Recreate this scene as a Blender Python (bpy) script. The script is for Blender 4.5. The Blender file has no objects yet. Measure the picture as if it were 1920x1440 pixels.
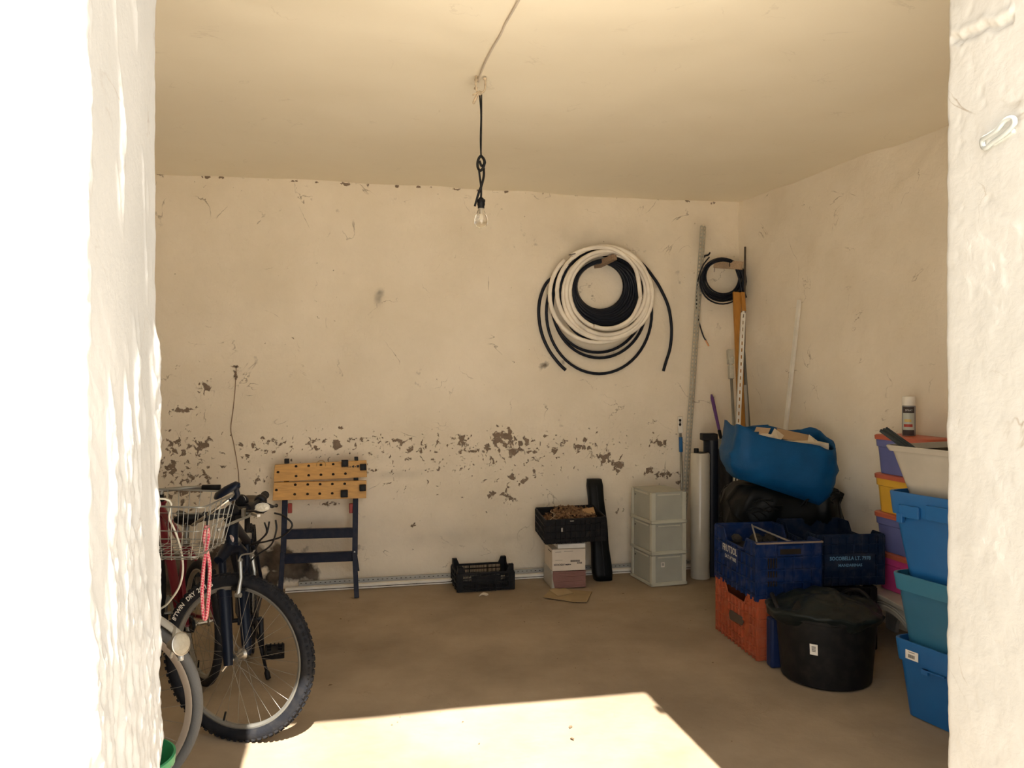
import bpy, bmesh, math, random
import numpy as np
from mathutils import Vector, Matrix, noise
random.seed(7)
sc = bpy.context.scene
COL = sc.collection
V = Vector
PI = math.pi

# ---------------------------------------------------------------- camera, sky, sun, exposure
F, CX, CY, H = 1500.0, 960.0, 700.0, 1.42
cam = bpy.data.cameras.new('camera'); co = bpy.data.objects.new('camera', cam); COL.objects.link(co)
co.location = (0, 0, H); co.rotation_euler = (PI/2, 0, 0)
cam.sensor_width = 36; cam.lens = F/1920*36; cam.shift_y = -20/1920; cam.clip_start = .02
sc.camera = co
w = bpy.data.worlds.new('sky'); sc.world = w; w.use_nodes = True
bg = w.node_tree.nodes['Background']; bg.inputs[0].default_value = (.97, .97, .96, 1); bg.inputs[1].default_value = 1.3
SUN_AZ, SUN_EL = math.radians(12.9), math.radians(47.6)
sl = bpy.data.lights.new('sun', 'SUN'); sl.energy = 11; sl.angle = math.radians(.55); sl.color = (1, .92, .79)
so = bpy.data.objects.new('sun', sl); COL.objects.link(so); so.location = (3, -6, 8)
sd = V((-math.sin(SUN_AZ)*math.cos(SUN_EL), math.cos(SUN_AZ)*math.cos(SUN_EL), -math.sin(SUN_EL)))
so.rotation_euler = sd.to_track_quat('-Z', 'Y').to_euler()
sc.view_settings.view_transform = 'Standard'; sc.view_settings.look = 'None'
sc.view_settings.exposure = 1.05; sc.view_settings.gamma = 1; sc.view_settings.use_curve_mapping = False
sc.cycles.max_bounces = 14; sc.cycles.diffuse_bounces = 9; sc.cycles.transparent_max_bounces = 12
sc.cycles.sample_clamp_indirect = 8
sc.cycles.use_denoising = True

# ---------------------------------------------------------------- geometry of the place (metres)
E1 = V((.9761, .2173, 0)); N1 = V((.2173, -.9761, 0))      # along back wall, and out of it towards the door
W0 = V((0, 5.608, 0)); ZU = V((0, 0, 1))
CR = V((1.706, 5.988, 0)); E2 = V((.2768, -.9609, 0)); N2 = V((-.9609, -.2768, 0))   # right wall
HC = 2.70; XL = -2.9
def P(px, py, Y): return V(((px-CX)/F*Y, Y, H-(py-CY)/F*Y))
def G(px, py): Y = H*F/(py-CY); return V(((px-CX)/F*Y, Y, 0))
def _pl(px, py, o, n, off):
    r = V(((px-CX)/F, 1, -(py-CY)/F)); c = V((0, 0, H))
    t = ((o-c).dot(n)+off)/r.dot(n); return c+r*t
def WP(px, py, off=0): return _pl(px, py, W0, N1, off)
def RP(px, py, off=0): return _pl(px, py, CR, N2, off)

# ---------------------------------------------------------------- materials
def nd(nt, t, **k):
    n = nt.nodes.new(t)
    for a, b in k.items(): setattr(n, a, b)
    return n
def mat(name, col, rough=.6, metal=0, var=.12, vs=9, bump=.0, bs=70, trans=0, alpha=1, coat=0, dust=0, emit=0, sss=0, stretch=None):
    m = bpy.data.materials.new(name); m.use_nodes = True; nt = m.node_tree; p = nt.nodes['Principled BSDF']
    tc = nd(nt, 'ShaderNodeTexCoord'); src = tc.outputs['Object']
    if stretch:
        mp = nd(nt, 'ShaderNodeMapping'); mp.inputs['Scale'].default_value = stretch; nt.links.new(src, mp.inputs[0]); src = mp.outputs[0]
    n = nd(nt, 'ShaderNodeTexNoise'); n.inputs['Scale'].default_value = vs; n.inputs['Detail'].default_value = 5
    nt.links.new(src, n.inputs[0])
    r = nd(nt, 'ShaderNodeValToRGB'); r.color_ramp.elements[0].position = .3; r.color_ramp.elements[1].position = .7
    c0 = [max(0, c*(1-var)) for c in col]; c1 = [min(1, c*(1+var)) for c in col]
    r.color_ramp.elements[0].color = (*c0, 1); r.color_ramp.elements[1].color = (*c1, 1)
    nt.links.new(n.outputs[0], r.inputs[0]); out = r.outputs[0]
    if dust:
        n2 = nd(nt, 'ShaderNodeTexNoise'); n2.inputs['Scale'].default_value = 23; n2.inputs['Detail'].default_value = 8
        nt.links.new(tc.outputs['Object'], n2.inputs[0])
        r2 = nd(nt, 'ShaderNodeValToRGB'); r2.color_ramp.elements[0].position = .45; r2.color_ramp.elements[1].position = .75
        r2.color_ramp.elements[1].color = (dust, dust, dust, 1); nt.links.new(n2.outputs[0], r2.inputs[0])
        mx = nd(nt, 'ShaderNodeMix', data_type='RGBA'); nt.links.new(r2.outputs[0], mx.inputs[0]); nt.links.new(out, mx.inputs[6])
        mx.inputs[7].default_value = (.36, .31, .24, 1); out = mx.outputs[2]
    nt.links.new(out, p.inputs['Base Color'])
    p.inputs['Roughness'].default_value = rough; p.inputs['Metallic'].default_value = metal
    p.inputs['Transmission Weight'].default_value = trans; p.inputs['Alpha'].default_value = alpha
    p.inputs['Coat Weight'].default_value = coat
    if max(col) < .25 and not metal: p.inputs['Specular IOR Level'].default_value = .22
    if bump:
        b = nd(nt, 'ShaderNodeBump'); b.inputs['Strength'].default_value = bump; b.inputs['Distance'].default_value = .004
        n3 = nd(nt, 'ShaderNodeTexNoise'); n3.inputs['Scale'].default_value = bs; n3.inputs['Detail'].default_value = 6
        nt.links.new(src, n3.inputs[0]); nt.links.new(n3.outputs[0], b.inputs['Height']); nt.links.new(b.outputs[0], p.inputs['Normal'])
    return m

def plaster(name, c_lo, c_hi, peel=False, bump=.5, sc_big=1.3, fine=28, rough=.92, aniso=None, specks=0.0):
    m = bpy.data.materials.new(name); m.use_nodes = True; nt = m.node_tree; L = nt.links.new; p = nt.nodes['Principled BSDF']
    p.inputs['Roughness'].default_value = rough; p.inputs['Specular IOR Level'].default_value = .25
    tc = nd(nt, 'ShaderNodeTexCoord'); src = tc.outputs['Object']
    n = nd(nt, 'ShaderNodeTexNoise'); n.inputs['Scale'].default_value = sc_big; n.inputs['Detail'].default_value = 7; n.inputs['Roughness'].default_value = .62; L(src, n.inputs[0])
    r = nd(nt, 'ShaderNodeValToRGB'); r.color_ramp.elements[0].position = .32; r.color_ramp.elements[1].position = .68
    r.color_ramp.elements[0].color = (*c_lo, 1); r.color_ramp.elements[1].color = (*c_hi, 1); L(n.outputs[0], r.inputs[0]); out = r.outputs[0]
    mp = nd(nt, 'ShaderNodeMapping')
    if aniso: mp.inputs['Rotation'].default_value = aniso[0]; mp.inputs['Scale'].default_value = aniso[1]
    L(src, mp.inputs[0])
    f = nd(nt, 'ShaderNodeTexNoise'); f.inputs['Scale'].default_value = fine; f.inputs['Detail'].default_value = 9; f.inputs['Roughness'].default_value = .6; f.inputs['Distortion'].default_value = .4; L(mp.outputs[0], f.inputs[0])
    b0 = nd(nt, 'ShaderNodeTexNoise'); b0.inputs['Scale'].default_value = fine*.2; b0.inputs['Detail'].default_value = 4; L(mp.outputs[0], b0.inputs[0])
    ad = nd(nt, 'ShaderNodeMath', operation='MULTIPLY_ADD'); L(b0.outputs[0], ad.inputs[0]); ad.inputs[1].default_value = 1.6; L(f.outputs[0], ad.inputs[2]); hgt = ad.outputs[0]
    # thin trowel cracks
    cn = nd(nt, 'ShaderNodeTexNoise'); cn.inputs['Scale'].default_value = 2.4; cn.inputs['Detail'].default_value = 6; cn.inputs['Distortion'].default_value = 1.2; L(src, cn.inputs[0])
    c1 = nd(nt, 'ShaderNodeMath', operation='SUBTRACT'); L(cn.outputs[0], c1.inputs[0]); c1.inputs[1].default_value = .5
    c2 = nd(nt, 'ShaderNodeMath', operation='ABSOLUTE'); L(c1.outputs[0], c2.inputs[0])
    c3 = nd(nt, 'ShaderNodeMapRange'); L(c2.outputs[0], c3.inputs[0]); c3.inputs[1].default_value = .0; c3.inputs[2].default_value = .006; c3.inputs[3].default_value = 1; c3.inputs[4].default_value = 0
    cg = nd(nt, 'ShaderNodeTexNoise'); cg.inputs['Scale'].default_value = 5.5; cg.inputs['Detail'].default_value = 3; L(src, cg.inputs[0])
    c4 = nd(nt, 'ShaderNodeMapRange'); L(cg.outputs[0], c4.inputs[0]); c4.inputs[1].default_value = .55; c4.inputs[2].default_value = .66
    c5 = nd(nt, 'ShaderNodeMath', operation='MULTIPLY'); L(c3.outputs[0], c5.inputs[0]); L(c4.outputs[0], c5.inputs[1])
    c6 = nd(nt, 'ShaderNodeMath', operation='MULTIPLY'); L(c5.outputs[0], c6.inputs[0]); c6.inputs[1].default_value = specks
    m1 = nd(nt, 'ShaderNodeMix', data_type='RGBA'); L(c6.outputs[0], m1.inputs[0]); L(out, m1.inputs[6]); m1.inputs[7].default_value = (.22, .16, .10, 1); out = m1.outputs[2]
    if peel:
        at = nd(nt, 'ShaderNodeAttribute', attribute_name='peel')
        pn = nd(nt, 'ShaderNodeTexNoise'); pn.inputs['Scale'].default_value = 27; pn.inputs['Detail'].default_value = 9; pn.inputs['Roughness'].default_value = .62; pn.inputs['Distortion'].default_value = .5; L(src, pn.inputs[0])
        a1 = nd(nt, 'ShaderNodeMath', operation='MULTIPLY_ADD'); L(at.outputs['Fac'], a1.inputs[0]); a1.inputs[1].default_value = .30; L(pn.outputs[0], a1.inputs[2])
        mr = nd(nt, 'ShaderNodeMapRange'); L(a1.outputs[0], mr.inputs[0]); mr.inputs[1].default_value = .70; mr.inputs[2].default_value = .722
        mx = nd(nt, 'ShaderNodeMix', data_type='RGBA'); L(mr.outputs[0], mx.inputs[0]); L(out, mx.inputs[6])
        pr = nd(nt, 'ShaderNodeValToRGB'); pr.color_ramp.elements[0].color = (.15, .105, .075, 1); pr.color_ramp.elements[1].color = (.34, .26, .19, 1); L(f.outputs[0], pr.inputs[0]); L(pr.outputs[0], mx.inputs[7]); out = mx.outputs[2]
        h2 = nd(nt, 'ShaderNodeMath', operation='MULTIPLY_ADD'); L(mr.outputs[0], h2.inputs[0]); h2.inputs[1].default_value = -1.1; L(hgt, h2.inputs[2]); hgt = h2.outputs[0]
        # dirt / damp
        ad2 = nd(nt, 'ShaderNodeAttribute', attribute_name='damp')
        dn = nd(nt, 'ShaderNodeTexNoise'); dn.inputs['Scale'].default_value = 7; dn.inputs['Detail'].default_value = 8; L(src, dn.inputs[0])
        d1 = nd(nt, 'ShaderNodeMath', operation='MULTIPLY_ADD'); L(ad2.outputs['Fac'], d1.inputs[0]); d1.inputs[1].default_value = .5; L(dn.outputs[0], d1.inputs[2])
        dr = nd(nt, 'ShaderNodeMapRange'); L(d1.outputs[0], dr.inputs[0]); dr.inputs[1].default_value = .70; dr.inputs[2].default_value = .80
        m3 = nd(nt, 'ShaderNodeMix', data_type='RGBA'); L(dr.outputs[0], m3.inputs[0]); L(out, m3.inputs[6])
        pr2 = nd(nt, 'ShaderNodeValToRGB'); pr2.color_ramp.elements[0].color = (.04, .032, .028, 1); pr2.color_ramp.elements[1].color = (.22, .18, .14, 1)
        pr2.color_ramp.elements[0].position = .38; pr2.color_ramp.elements[1].position = .7; L(dn.outputs[0], pr2.inputs[0]); L(pr2.outputs[0], m3.inputs[7]); out = m3.outputs[2]
        ad3 = nd(nt, 'ShaderNodeAttribute', attribute_name='smudge')
        s1 = nd(nt, 'ShaderNodeMath', operation='MULTIPLY'); L(ad3.outputs['Fac'], s1.inputs[0]); L(dn.outputs[0], s1.inputs[1])
        m4 = nd(nt, 'ShaderNodeMix', data_type='RGBA'); L(s1.outputs[0], m4.inputs[0]); L(out, m4.inputs[6]); m4.inputs[7].default_value = (.12, .1, .08, 1); out = m4.outputs[2]
    L(out, p.inputs['Base Color'])
    b = nd(nt, 'ShaderNodeBump'); b.inputs['Strength'].default_value = bump; b.inputs['Distance'].default_value = .006; L(hgt, b.inputs['Height']); L(b.outputs[0], p.inputs['Normal'])
    return m

# ---------------------------------------------------------------- mesh builder
class MB:
    def __init__(s): s.v = []; s.f = []; s.mi = []; s.cm = 0
    def add(s, vs, fs):
        b = len(s.v); s.v += [tuple(x) for x in vs]; s.f += [tuple(i+b for i in f) for f in fs]; s.mi += [s.cm]*len(fs); return s
    def frame(s, o, a, b, c, la, lb, lc):     # box centred at o along unit axes
        vs = [o+a*(la/2*i)+b*(lb/2*j)+c*(lc/2*k) for i in (-1, 1) for j in (-1, 1) for k in (-1, 1)]
        return s.add(vs, [(0, 1, 3, 2), (4, 6, 7, 5), (0, 4, 5, 1), (2, 3, 7, 6), (0, 2, 6, 4), (1, 5, 7, 3)])
    def box(s, x0, x1, y0, y1, z0, z1):
        return s.frame(V(((x0+x1)/2, (y0+y1)/2, (z0+z1)/2)), V((1, 0, 0)), V((0, 1, 0)), ZU, x1-x0, y1-y0, z1-z0)
    def bar(s, p, q, wa, wb, up=None):
        d = (q-p); L = d.length; d = d.normalized(); up = up or (ZU if abs(d.z) < .9 else V((0, 1, 0)))
        a = d.cross(up).normalized(); b = a.cross(d).normalized(); return s.frame((p+q)/2, d, a, b, L, wa, wb)
    def prism(s, pts, ex):
        n = len(pts); vs = list(pts)+[p+ex for p in pts]
        fs = [tuple(range(n))[::-1], tuple(range(n, 2*n))]+[(i, (i+1) % n, n+(i+1) % n, n+i) for i in range(n)]
        return s.add(vs, fs)
    def tube(s, pts, r, seg=8, closed=False, cap=True, up=None, ell=1.0):
        n = len(pts); rs = r if hasattr(r, '__len__') else [r]*n
        T = []
        for i in range(n):
            if closed: t = pts[(i+1) % n]-pts[i-1]
            else: t = pts[min(i+1, n-1)]-pts[max(i-1, 0)]
            T.append(t.normalized() if t.length > 1e-9 else V((0, 0, 1)))
        u = up or (ZU if abs(T[0].z) < .9 else V((1, 0, 0)))
        a = T[0].cross(u).normalized(); vs = []
        for i in range(n):
            a = (a-T[i]*a.dot(T[i]))
            a = a.normalized() if a.length > 1e-6 else T[i].orthogonal().normalized()
            b = T[i].cross(a)
            for k in range(seg):
                an = 2*PI*k/seg; vs.append(pts[i]+a*(math.cos(an)*rs[i])+b*(math.sin(an)*rs[i]*ell))
        fs = []
        for i in range(n if closed else n-1):
            j = (i+1) % n
            for k in range(seg): l = (k+1) % seg; fs.append((i*seg+k, i*seg+l, j*seg+l, j*seg+k))
        if cap and not closed: fs.append(tuple(range(seg))[::-1]); fs.append(tuple((n-1)*seg+k for k in range(seg)))
        return s.add(vs, fs)
    def lathe(s, o, ax, prof, seg=24, a0=0, a1=2*PI, closed=False):       # prof: (radius, height along ax)
        ax = ax.normalized(); a = ax.orthogonal().normalized(); b = ax.cross(a); full = abs(a1-a0-2*PI) < 1e-6
        m = seg if full else seg+1; n = len(prof); vs = []
        for i in range(m):
            an = a0+(a1-a0)*i/seg; d = a*math.cos(an)+b*math.sin(an)
            for (r, h) in prof: vs.append(o+d*r+ax*h)
        fs = []
        for i in range(seg):
            j = (i+1) % m
            for k in range(n if closed else n-1): l = (k+1) % n; fs.append((i*n+k, j*n+k, j*n+l, i*n+l))
        return s.add(vs, fs)
    def loft(s, rings, cap0=True, cap1=True):
        n = len(rings[0]); vs = [p for r in rings for p in r]; fs = []
        for i in range(len(rings)-1):
            for k in range(n): l = (k+1) % n; fs.append((i*n+k, i*n+l, (i+1)*n+l, (i+1)*n+k))
        if cap0: fs.append(tuple(range(n))[::-1])
        if cap1: fs.append(tuple((len(rings)-1)*n+k for k in range(n)))
        return s.add(vs, fs)
    def sheet(s, pts, th, n):                     # flat irregular sheet
        return s.prism([p-n*(th/2) for p in pts], n*th)

def obj(name, mb, m, parent=None, world=False, smooth=False, bevel=0, kind=None, label=None, auto=None):
    me = bpy.data.meshes.new(name)
    vs = mb.v
    if world and parent is not None:
        inv = world_m(parent).inverted(); vs = [tuple(inv @ V(v)) for v in vs]
    me.from_pydata(vs, [], mb.f); me.update()
    ms = m if isinstance(m, (list, tuple)) else [m]
    for x in ms: me.materials.append(x)
    if len(ms) > 1: me.polygons.foreach_set('material_index', mb.mi)
    bm = bmesh.new(); bm.from_mesh(me); bmesh.ops.recalc_face_normals(bm, faces=bm.faces[:]); bm.to_mesh(me); bm.free()
    if smooth:
        me.polygons.foreach_set('use_smooth', [True]*len(me.polygons))
        if auto: me.set_sharp_from_angle(angle=math.radians(auto))
    o = bpy.data.objects.new(name, me); COL.objects.link(o)
    if parent is not None: o.parent = parent
    if bevel:
        b = o.modifiers.new('bevel', 'BEVEL'); b.width = bevel; b.segments = 2; b.limit_method = 'ANGLE'
    if kind: o['kind'] = kind
    if label: o['label'] = label
    return o
def pieces(name, mb, m, parent=None, world=False, **k):
    # every loose island of the builder becomes an object of its own
    par = list(range(len(mb.v)))
    def find(i):
        while par[i] != i: par[i] = par[par[i]]; i = par[i]
        return i
    for f in mb.f:
        r0 = find(f[0])
        for i in f[1:]: par[find(i)] = r0
    groups = {}
    for f in mb.f: groups.setdefault(find(f[0]), []).append(f)
    out = []
    for fs in groups.values():
        ids = sorted({i for f in fs for i in f}); mp = {i: j for j, i in enumerate(ids)}
        q = MB(); q.add([mb.v[i] for i in ids], [tuple(mp[i] for i in f) for f in fs]); out.append(obj(name, q, m, parent, world, **k))
    return out
def world_m(o):
    m = o.matrix_basis.copy()
    while o.parent: o = o.parent; m = o.matrix_basis @ m
    return m
def tag(o, label, cat, group=None):
    o['label'] = label; o['category'] = cat
    if group: o['group'] = group
    return o
def thing(name, label, cat, loc=(0, 0, 0), rotz=0, group=None, rx=0, ry=0):
    o = bpy.data.objects.new(name, None); COL.objects.link(o); o.location = loc; o.rotation_euler = (rx, ry, rotz)
    o.empty_display_size = .05
    return tag(o, label, cat, group)
def struct(name, mb, m, parent=None, **k):
    o = obj(name, mb, m, parent, **k)
    if parent is None: o['kind'] = 'structure'
    return o
def dup(root, loc, rotz, label):
    r = root.copy(); COL.objects.link(r); r.location = loc; r.rotation_euler = (0, 0, rotz); r['label'] = label
    for ch in list(root.children):
        c = ch.copy(); COL.objects.link(c); c.parent = r
        for g in list(ch.children):
            d = g.copy(); COL.objects.link(d); d.parent = c
    return r
def crv(pts, n=8, closed=False):             # catmull-rom
    out = []; m = len(pts)
    for i in range(m if closed else m-1):
        g = (lambda k: pts[k % m]) if closed else (lambda k: pts[max(0, min(m-1, k))])
        p0, p1, p2, p3 = g(i-1), g(i), g(i+1), g(i+2)
        for j in range(n):
            t = j/n; out.append(.5*((2*p1)+(p2-p0)*t+(2*p0-5*p1+4*p2-p3)*t*t+(3*p1-p0-3*p2+p3)*t**3))
    if not closed: out.append(pts[-1].copy())
    return out
def text(mb, s, size, fn, bold=0):            # fn maps (x, y) of flat lettering to a point
    c = bpy.data.curves.new('t', 'FONT'); c.body = s; c.size = size; c.align_x = 'CENTER'; c.align_y = 'CENTER'; c.offset = bold
    c.resolution_u = 2
    o = bpy.data.objects.new('t', c); COL.objects.link(o)
    dg = bpy.context.evaluated_depsgraph_get(); dg.update(); ev = o.evaluated_get(dg); me = ev.to_mesh()
    vs = [fn(v.co.x, v.co.y) for v in me.vertices]; fs = [tuple(p.vertices) for p in me.polygons]
    mb.add(vs, fs); ev.to_mesh_clear(); bpy.data.objects.remove(o); bpy.data.curves.remove(c)
def fbm(p, o=4): return noise.fractal(p, 1.0, 2.0, o)

# ---------------------------------------------------------------- material list
M_wall = plaster('plaster_back', (.79, .705, .565), (.91, .825, .69), peel=True, bump=.8, specks=.75)
M_side = plaster('plaster_side', (.76, .69, .57), (.88, .81, .695), bump=.6, specks=.7)
M_ceil = plaster('plaster_ceiling', (.88, .81, .66), (.93, .865, .72), bump=.12, sc_big=.8, fine=14, specks=.15)
M_jamb = plaster('plaster_jamb_shaded', (.35, .345, .335), (.43, .42, .405), bump=.22, fine=55, specks=.4)  # toned below whitewash: the left reveal's shade is put into the colour
M_jamb_lit = plaster('plaster_jamb_lit', (.43, .42, .395), (.52, .505, .475), bump=.35, fine=34, specks=.6)  # same plaster, lighter tone: the right reveal's brighter light put into the colour
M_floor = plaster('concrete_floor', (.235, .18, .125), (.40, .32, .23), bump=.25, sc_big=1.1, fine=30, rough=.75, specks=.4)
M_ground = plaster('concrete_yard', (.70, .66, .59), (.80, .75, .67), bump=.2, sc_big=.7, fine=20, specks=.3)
M_black = mat('black_plastic', (.006, .006, .008), .5, dust=.03)
M_blackbag = mat('black_film', (.004, .005, .006), .5, bump=.4, bs=25)
M_rubber = mat('black_rubber', (.009, .010, .014), .75, bump=.3, bs=150, dust=.04)
M_blackmet = mat('black_metal', (.008, .009, .012), .45)
M_navy = mat('navy_metal', (.006, .010, .030), .5, dust=.05)
M_chrome = mat('bright_metal', (.50, .48, .44), .33, 1, var=.06)
M_alu = mat('dull_aluminium', (.34, .34, .32), .45, .8, var=.1)
M_galv = mat('galvanised_steel', (.50, .49, .43), .55, .35, var=.14, vs=30)
M_white = mat('white_plastic', (.80, .77, .70), .5)
M_cream = mat('white_insulation', (.88, .82, .72), .6, bump=.2, bs=90)
M_pipe = mat('black_pipe', (.010, .013, .022), .38)
M_peg = mat('old_wood', (.30, .20, .13), .8, var=.4, vs=30, stretch=(1, 8, 8), bump=.4)
M_wood = mat('bench_ply', (.60, .335, .10), .55, var=.13, vs=7, stretch=(1, 8, 12))
M_board = mat('orange_wood', (.44, .20, .035), .55, var=.15, vs=8, stretch=(8, 8, 1))
M_card = mat('cardboard', (.42, .29, .17), .85, var=.12)
M_cardlt = mat('pale_cardboard', (.62, .55, .44), .85, var=.1)
M_cwhite = mat('white_carton', (.70, .62, .52), .7, var=.06)
M_pink = mat('pink_carton', (.30, .15, .13), .7, var=.1)
M_print = mat('dark_print', (.06, .05, .05), .7)
M_frost = mat('frosted_plastic', (.60, .60, .52), .45, alpha=.60, var=.05)
M_frostdk = mat('frosted_rim', (.56, .55, .46), .5, var=.05)
M_blue = mat('blue_crate_plastic', (.003, .018, .082), .5, dust=.09)
M_blue2 = mat('dusty_blue_plastic', (.002, .011, .036), .6, dust=.06)
M_bluebin = mat('blue_bin_plastic', (.012, .115, .34), .38, var=.06)
M_bluebag = mat('blue_woven_bag', (.002, .068, .20), .5, bump=.5, bs=200)
M_orange = mat('orange_crate_plastic', (.36, .075, .026), .55, dust=.12)
M_oranget = mat('orange_lid_plastic', (.48, .12, .07), .45, var=.05)
M_yellow = mat('yellow_box_plastic', (.72, .43, .05), .4, var=.05)
M_purple = mat('purple_box_plastic', (.13, .15, .38), .4, var=.05)
M_pinkbox = mat('pink_box_plastic', (.60, .06, .24), .4, var=.05)
M_teal = mat('teal_box_plastic', (.04, .19, .34), .35, alpha=.62, var=.05)
M_tealrim = mat('teal_rim_plastic', (.03, .16, .27), .4, var=.05)
M_grey = mat('grey_plastic', (.42, .40, .36), .5)
M_tubgrey = mat('milky_plastic', (.46, .43, .37), .5, alpha=.93, var=.08)
M_letter = mat('pale_print', (.50, .49, .46), .6)
M_letter2 = mat('faint_blue_print', (.10, .22, .36), .6)
M_glass = mat('bulb_glass', (.93, .90, .84), .04, trans=1, var=.02)
M_lens = mat('lens_plastic', (.62, .57, .46), .15, trans=.35, bump=.6, bs=120)
M_red = mat('red_paint', (.17, .015, .03), .35)
M_redpl = mat('red_plastic', (.33, .03, .02), .5)
M_bikewh = mat('silver_paint', (.55, .55, .53), .35, .3)
M_rimbrown = mat('dusty_rim', (.40, .33, .27), .45, .4)
M_violet = mat('violet_plastic', (.13, .06, .22), .45)
M_copper = mat('copper', (.50, .24, .12), .35, .9)
M_green = mat('green_plastic', (.03, .28, .12), .45)
M_rope = mat('old_rope', (.50, .40, .28), .9, var=.25, vs=60)
M_cordw = mat('painted_cable', (.62, .55, .46), .7)
M_leaf = mat('dry_leaf', (.22, .13, .07), .85, var=.4, vs=40)
M_hole = mat('dark_hollow', (.02, .014, .01), .9)
M_brown = mat('brown_vinyl', (.085, .065, .05), .6)
M_tape = mat('grey_film', (.50, .48, .42), .3, alpha=.8)
M_bkblue = mat('dark_blue_paint', (.003, .006, .015), .42)
def stripes():
    m = bpy.data.materials.new('bungee_braid'); m.use_nodes = True; nt = m.node_tree; L = nt.links.new; p = nt.nodes['Principled BSDF']
    tc = nd(nt, 'ShaderNodeTexCoord'); mp = nd(nt, 'ShaderNodeMapping'); mp.inputs['Rotation'].default_value = (0, .6, 0); L(tc.outputs['Object'], mp.inputs[0])
    c = nd(nt, 'ShaderNodeTexChecker'); c.inputs['Scale'].default_value = 150; L(mp.outputs[0], c.inputs[0])
    c.inputs[1].default_value = (.55, .04, .09, 1); c.inputs[2].default_value = (.66, .34, .31, 1)
    L(c.outputs[0], p.inputs['Base Color']); p.inputs['Roughness'].default_value = .8; return m
M_bungee = stripes()

# ================================================================ STRUCTURE
def blobfield(pts, uv, blobs):
    """smooth 0..1 field at wall points from (u, z, ru, rz, strength)"""
    f = np.zeros(len(uv))
    for (u, z, ru, rz, s) in blobs:
        d = ((uv[:, 0]-u)/ru)**2+((uv[:, 1]-z)/rz)**2
        f = np.maximum(f, s*np.exp(-d))
    return f
def grid_wall(name, o, e, n, L, m, step=.02, amp=.012, z1=HC+.03, attrs=None, thick=.25, f=2.2):
    nu = int(L/step); nv = int(z1/step); vs = []; uv = []
    for j in range(nv+1):
        for i in range(nu+1):
            u = L*i/nu; z = z1*j/nv; p = o+e*u+ZU*z
            d = amp*(fbm(V((u*f, z*f*1.4, 3.1)), 3)*.8+.25*fbm(V((u*9, z*12, 7.7)), 3))
            vs.append(p+n*(d)); uv.append((u, z))
    fs = [(j*(nu+1)+i, j*(nu+1)+i+1, (j+1)*(nu+1)+i+1, (j+1)*(nu+1)+i) for j in range(nv) for i in range(nu)]
    mb = MB(); mb.add(vs, fs); k = len(vs)
    mb.frame(o+e*(L/2)-n*(thick/2+.03)+ZU*(z1/2), e, n, ZU, L, thick, z1)
    ob = struct(name, mb, m, smooth=True, auto=50)
    if attrs:
        uv = np.array(uv)
        for nm, bl in attrs.items():
            a = ob.data.attributes.new(nm, 'FLOAT', 'POINT'); arr = np.zeros(len(ob.data.vertices)); arr[:k] = blobfield(None, uv, bl)
            a.data.foreach_set('value', arr.astype(np.float32))
    return ob
UL = -3.10      # left end of back wall in metres along E1 from W0
def wuv(px, py): p = WP(px, py); return ((p-W0).dot(E1)-UL, p.z)
def wb(lst):
    out = []
    for (px, py, rx, ry, s) in lst:
        u, z = wuv(px, py); k = 5.6/F; out.append((u, z, rx*k*1.25, ry*k*1.25, s))
    return out
peel = wb([(940, 820, 26, 16, 1), (905, 838, 10, 8, .7), (862, 824, 14, 10, .8), (880, 845, 26, 6, .85), (985, 830, 30, 10, .8), (965, 845, 10, 7, .9),
 (1040, 845, 12, 14, .8), (995, 865, 7, 8, .8), (962, 895, 8, 9, 1), (982, 901, 14, 5, 1), (1000, 892, 7, 7, 1), (1016, 887, 6, 5, 1), (922, 924, 9, 10, .85), (950, 928, 12, 13, .85),
 (1132, 858, 14, 14, 1), (1160, 872, 14, 11, .95), (1085, 840, 24, 7, .85), (1096, 826, 8, 5, .8), (1150, 824, 9, 5, .7), (1236, 830, 16, 15, .85), (1250, 890, 26, 9, .85), (1215, 884, 9, 6, .85), (1272, 905, 9, 8, .8),
 (378, 836, 13, 13, 1), (343, 770, 24, 6, .8), (384, 728, 9, 11, .95), (325, 880, 15, 22, .9), (351, 900, 7, 6, .95), (362, 922, 22, 8, .85), (500, 828, 22, 8, .8), (520, 831, 14, 9, .85), (460, 855, 8, 6, .8),
 (632, 834, 11, 9, 1), (636, 800, 8, 4, .75), (700, 821, 30, 5, .7), (740, 826, 30, 6, .7), (772, 841, 10, 7, .8), (850, 820, 8, 6, .7), (420, 872, 10, 6, .7), (618, 945, 16, 8, .75), (585, 838, 14, 12, .6),
 (1160, 960, 8, 8, .5), (870, 935, 6, 5, .8), (777, 985, 5, 5, .8), (480, 900, 5, 5, .9), (445, 690, 9, 4, .95), (442, 703, 3, 7, .9), (300, 326, 6, 5, 1), (790, 350, 5, 3, .9), (938, 393, 6, 3, 1), (620, 545, 4, 4, 0)])
ub = wuv(300, 830); ue = wuv(1290, 860)
peel += [((ub[0]+ue[0])/2, .93, 1.9, .10, .47), ((ub[0]+ue[0])/2-.2, .80, 1.7, .22, .32), (wuv(950, 840)[0], .90, .45, .12, .58), (wuv(330, 870)[0], .8, .25, .3, .62)]
for k in range(26):                 # gaps along the ceiling joint
    px = 300+k*43+random.uniform(-15, 15); u, z = wuv(px, 340); peel.append((u, HC-.006, random.uniform(.015, .05), .010, .95))
damp = wb([(560, 1062, 32, 26, 1), (510, 1050, 36, 20, 1.), (430, 1062, 70, 34, 1.05), (340, 1090, 60, 45, 1.0), (470, 1090, 60, 25, 1.0), (640, 1120, 80, 10, .5), (900, 1100, 300, 8, .45)])
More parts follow.
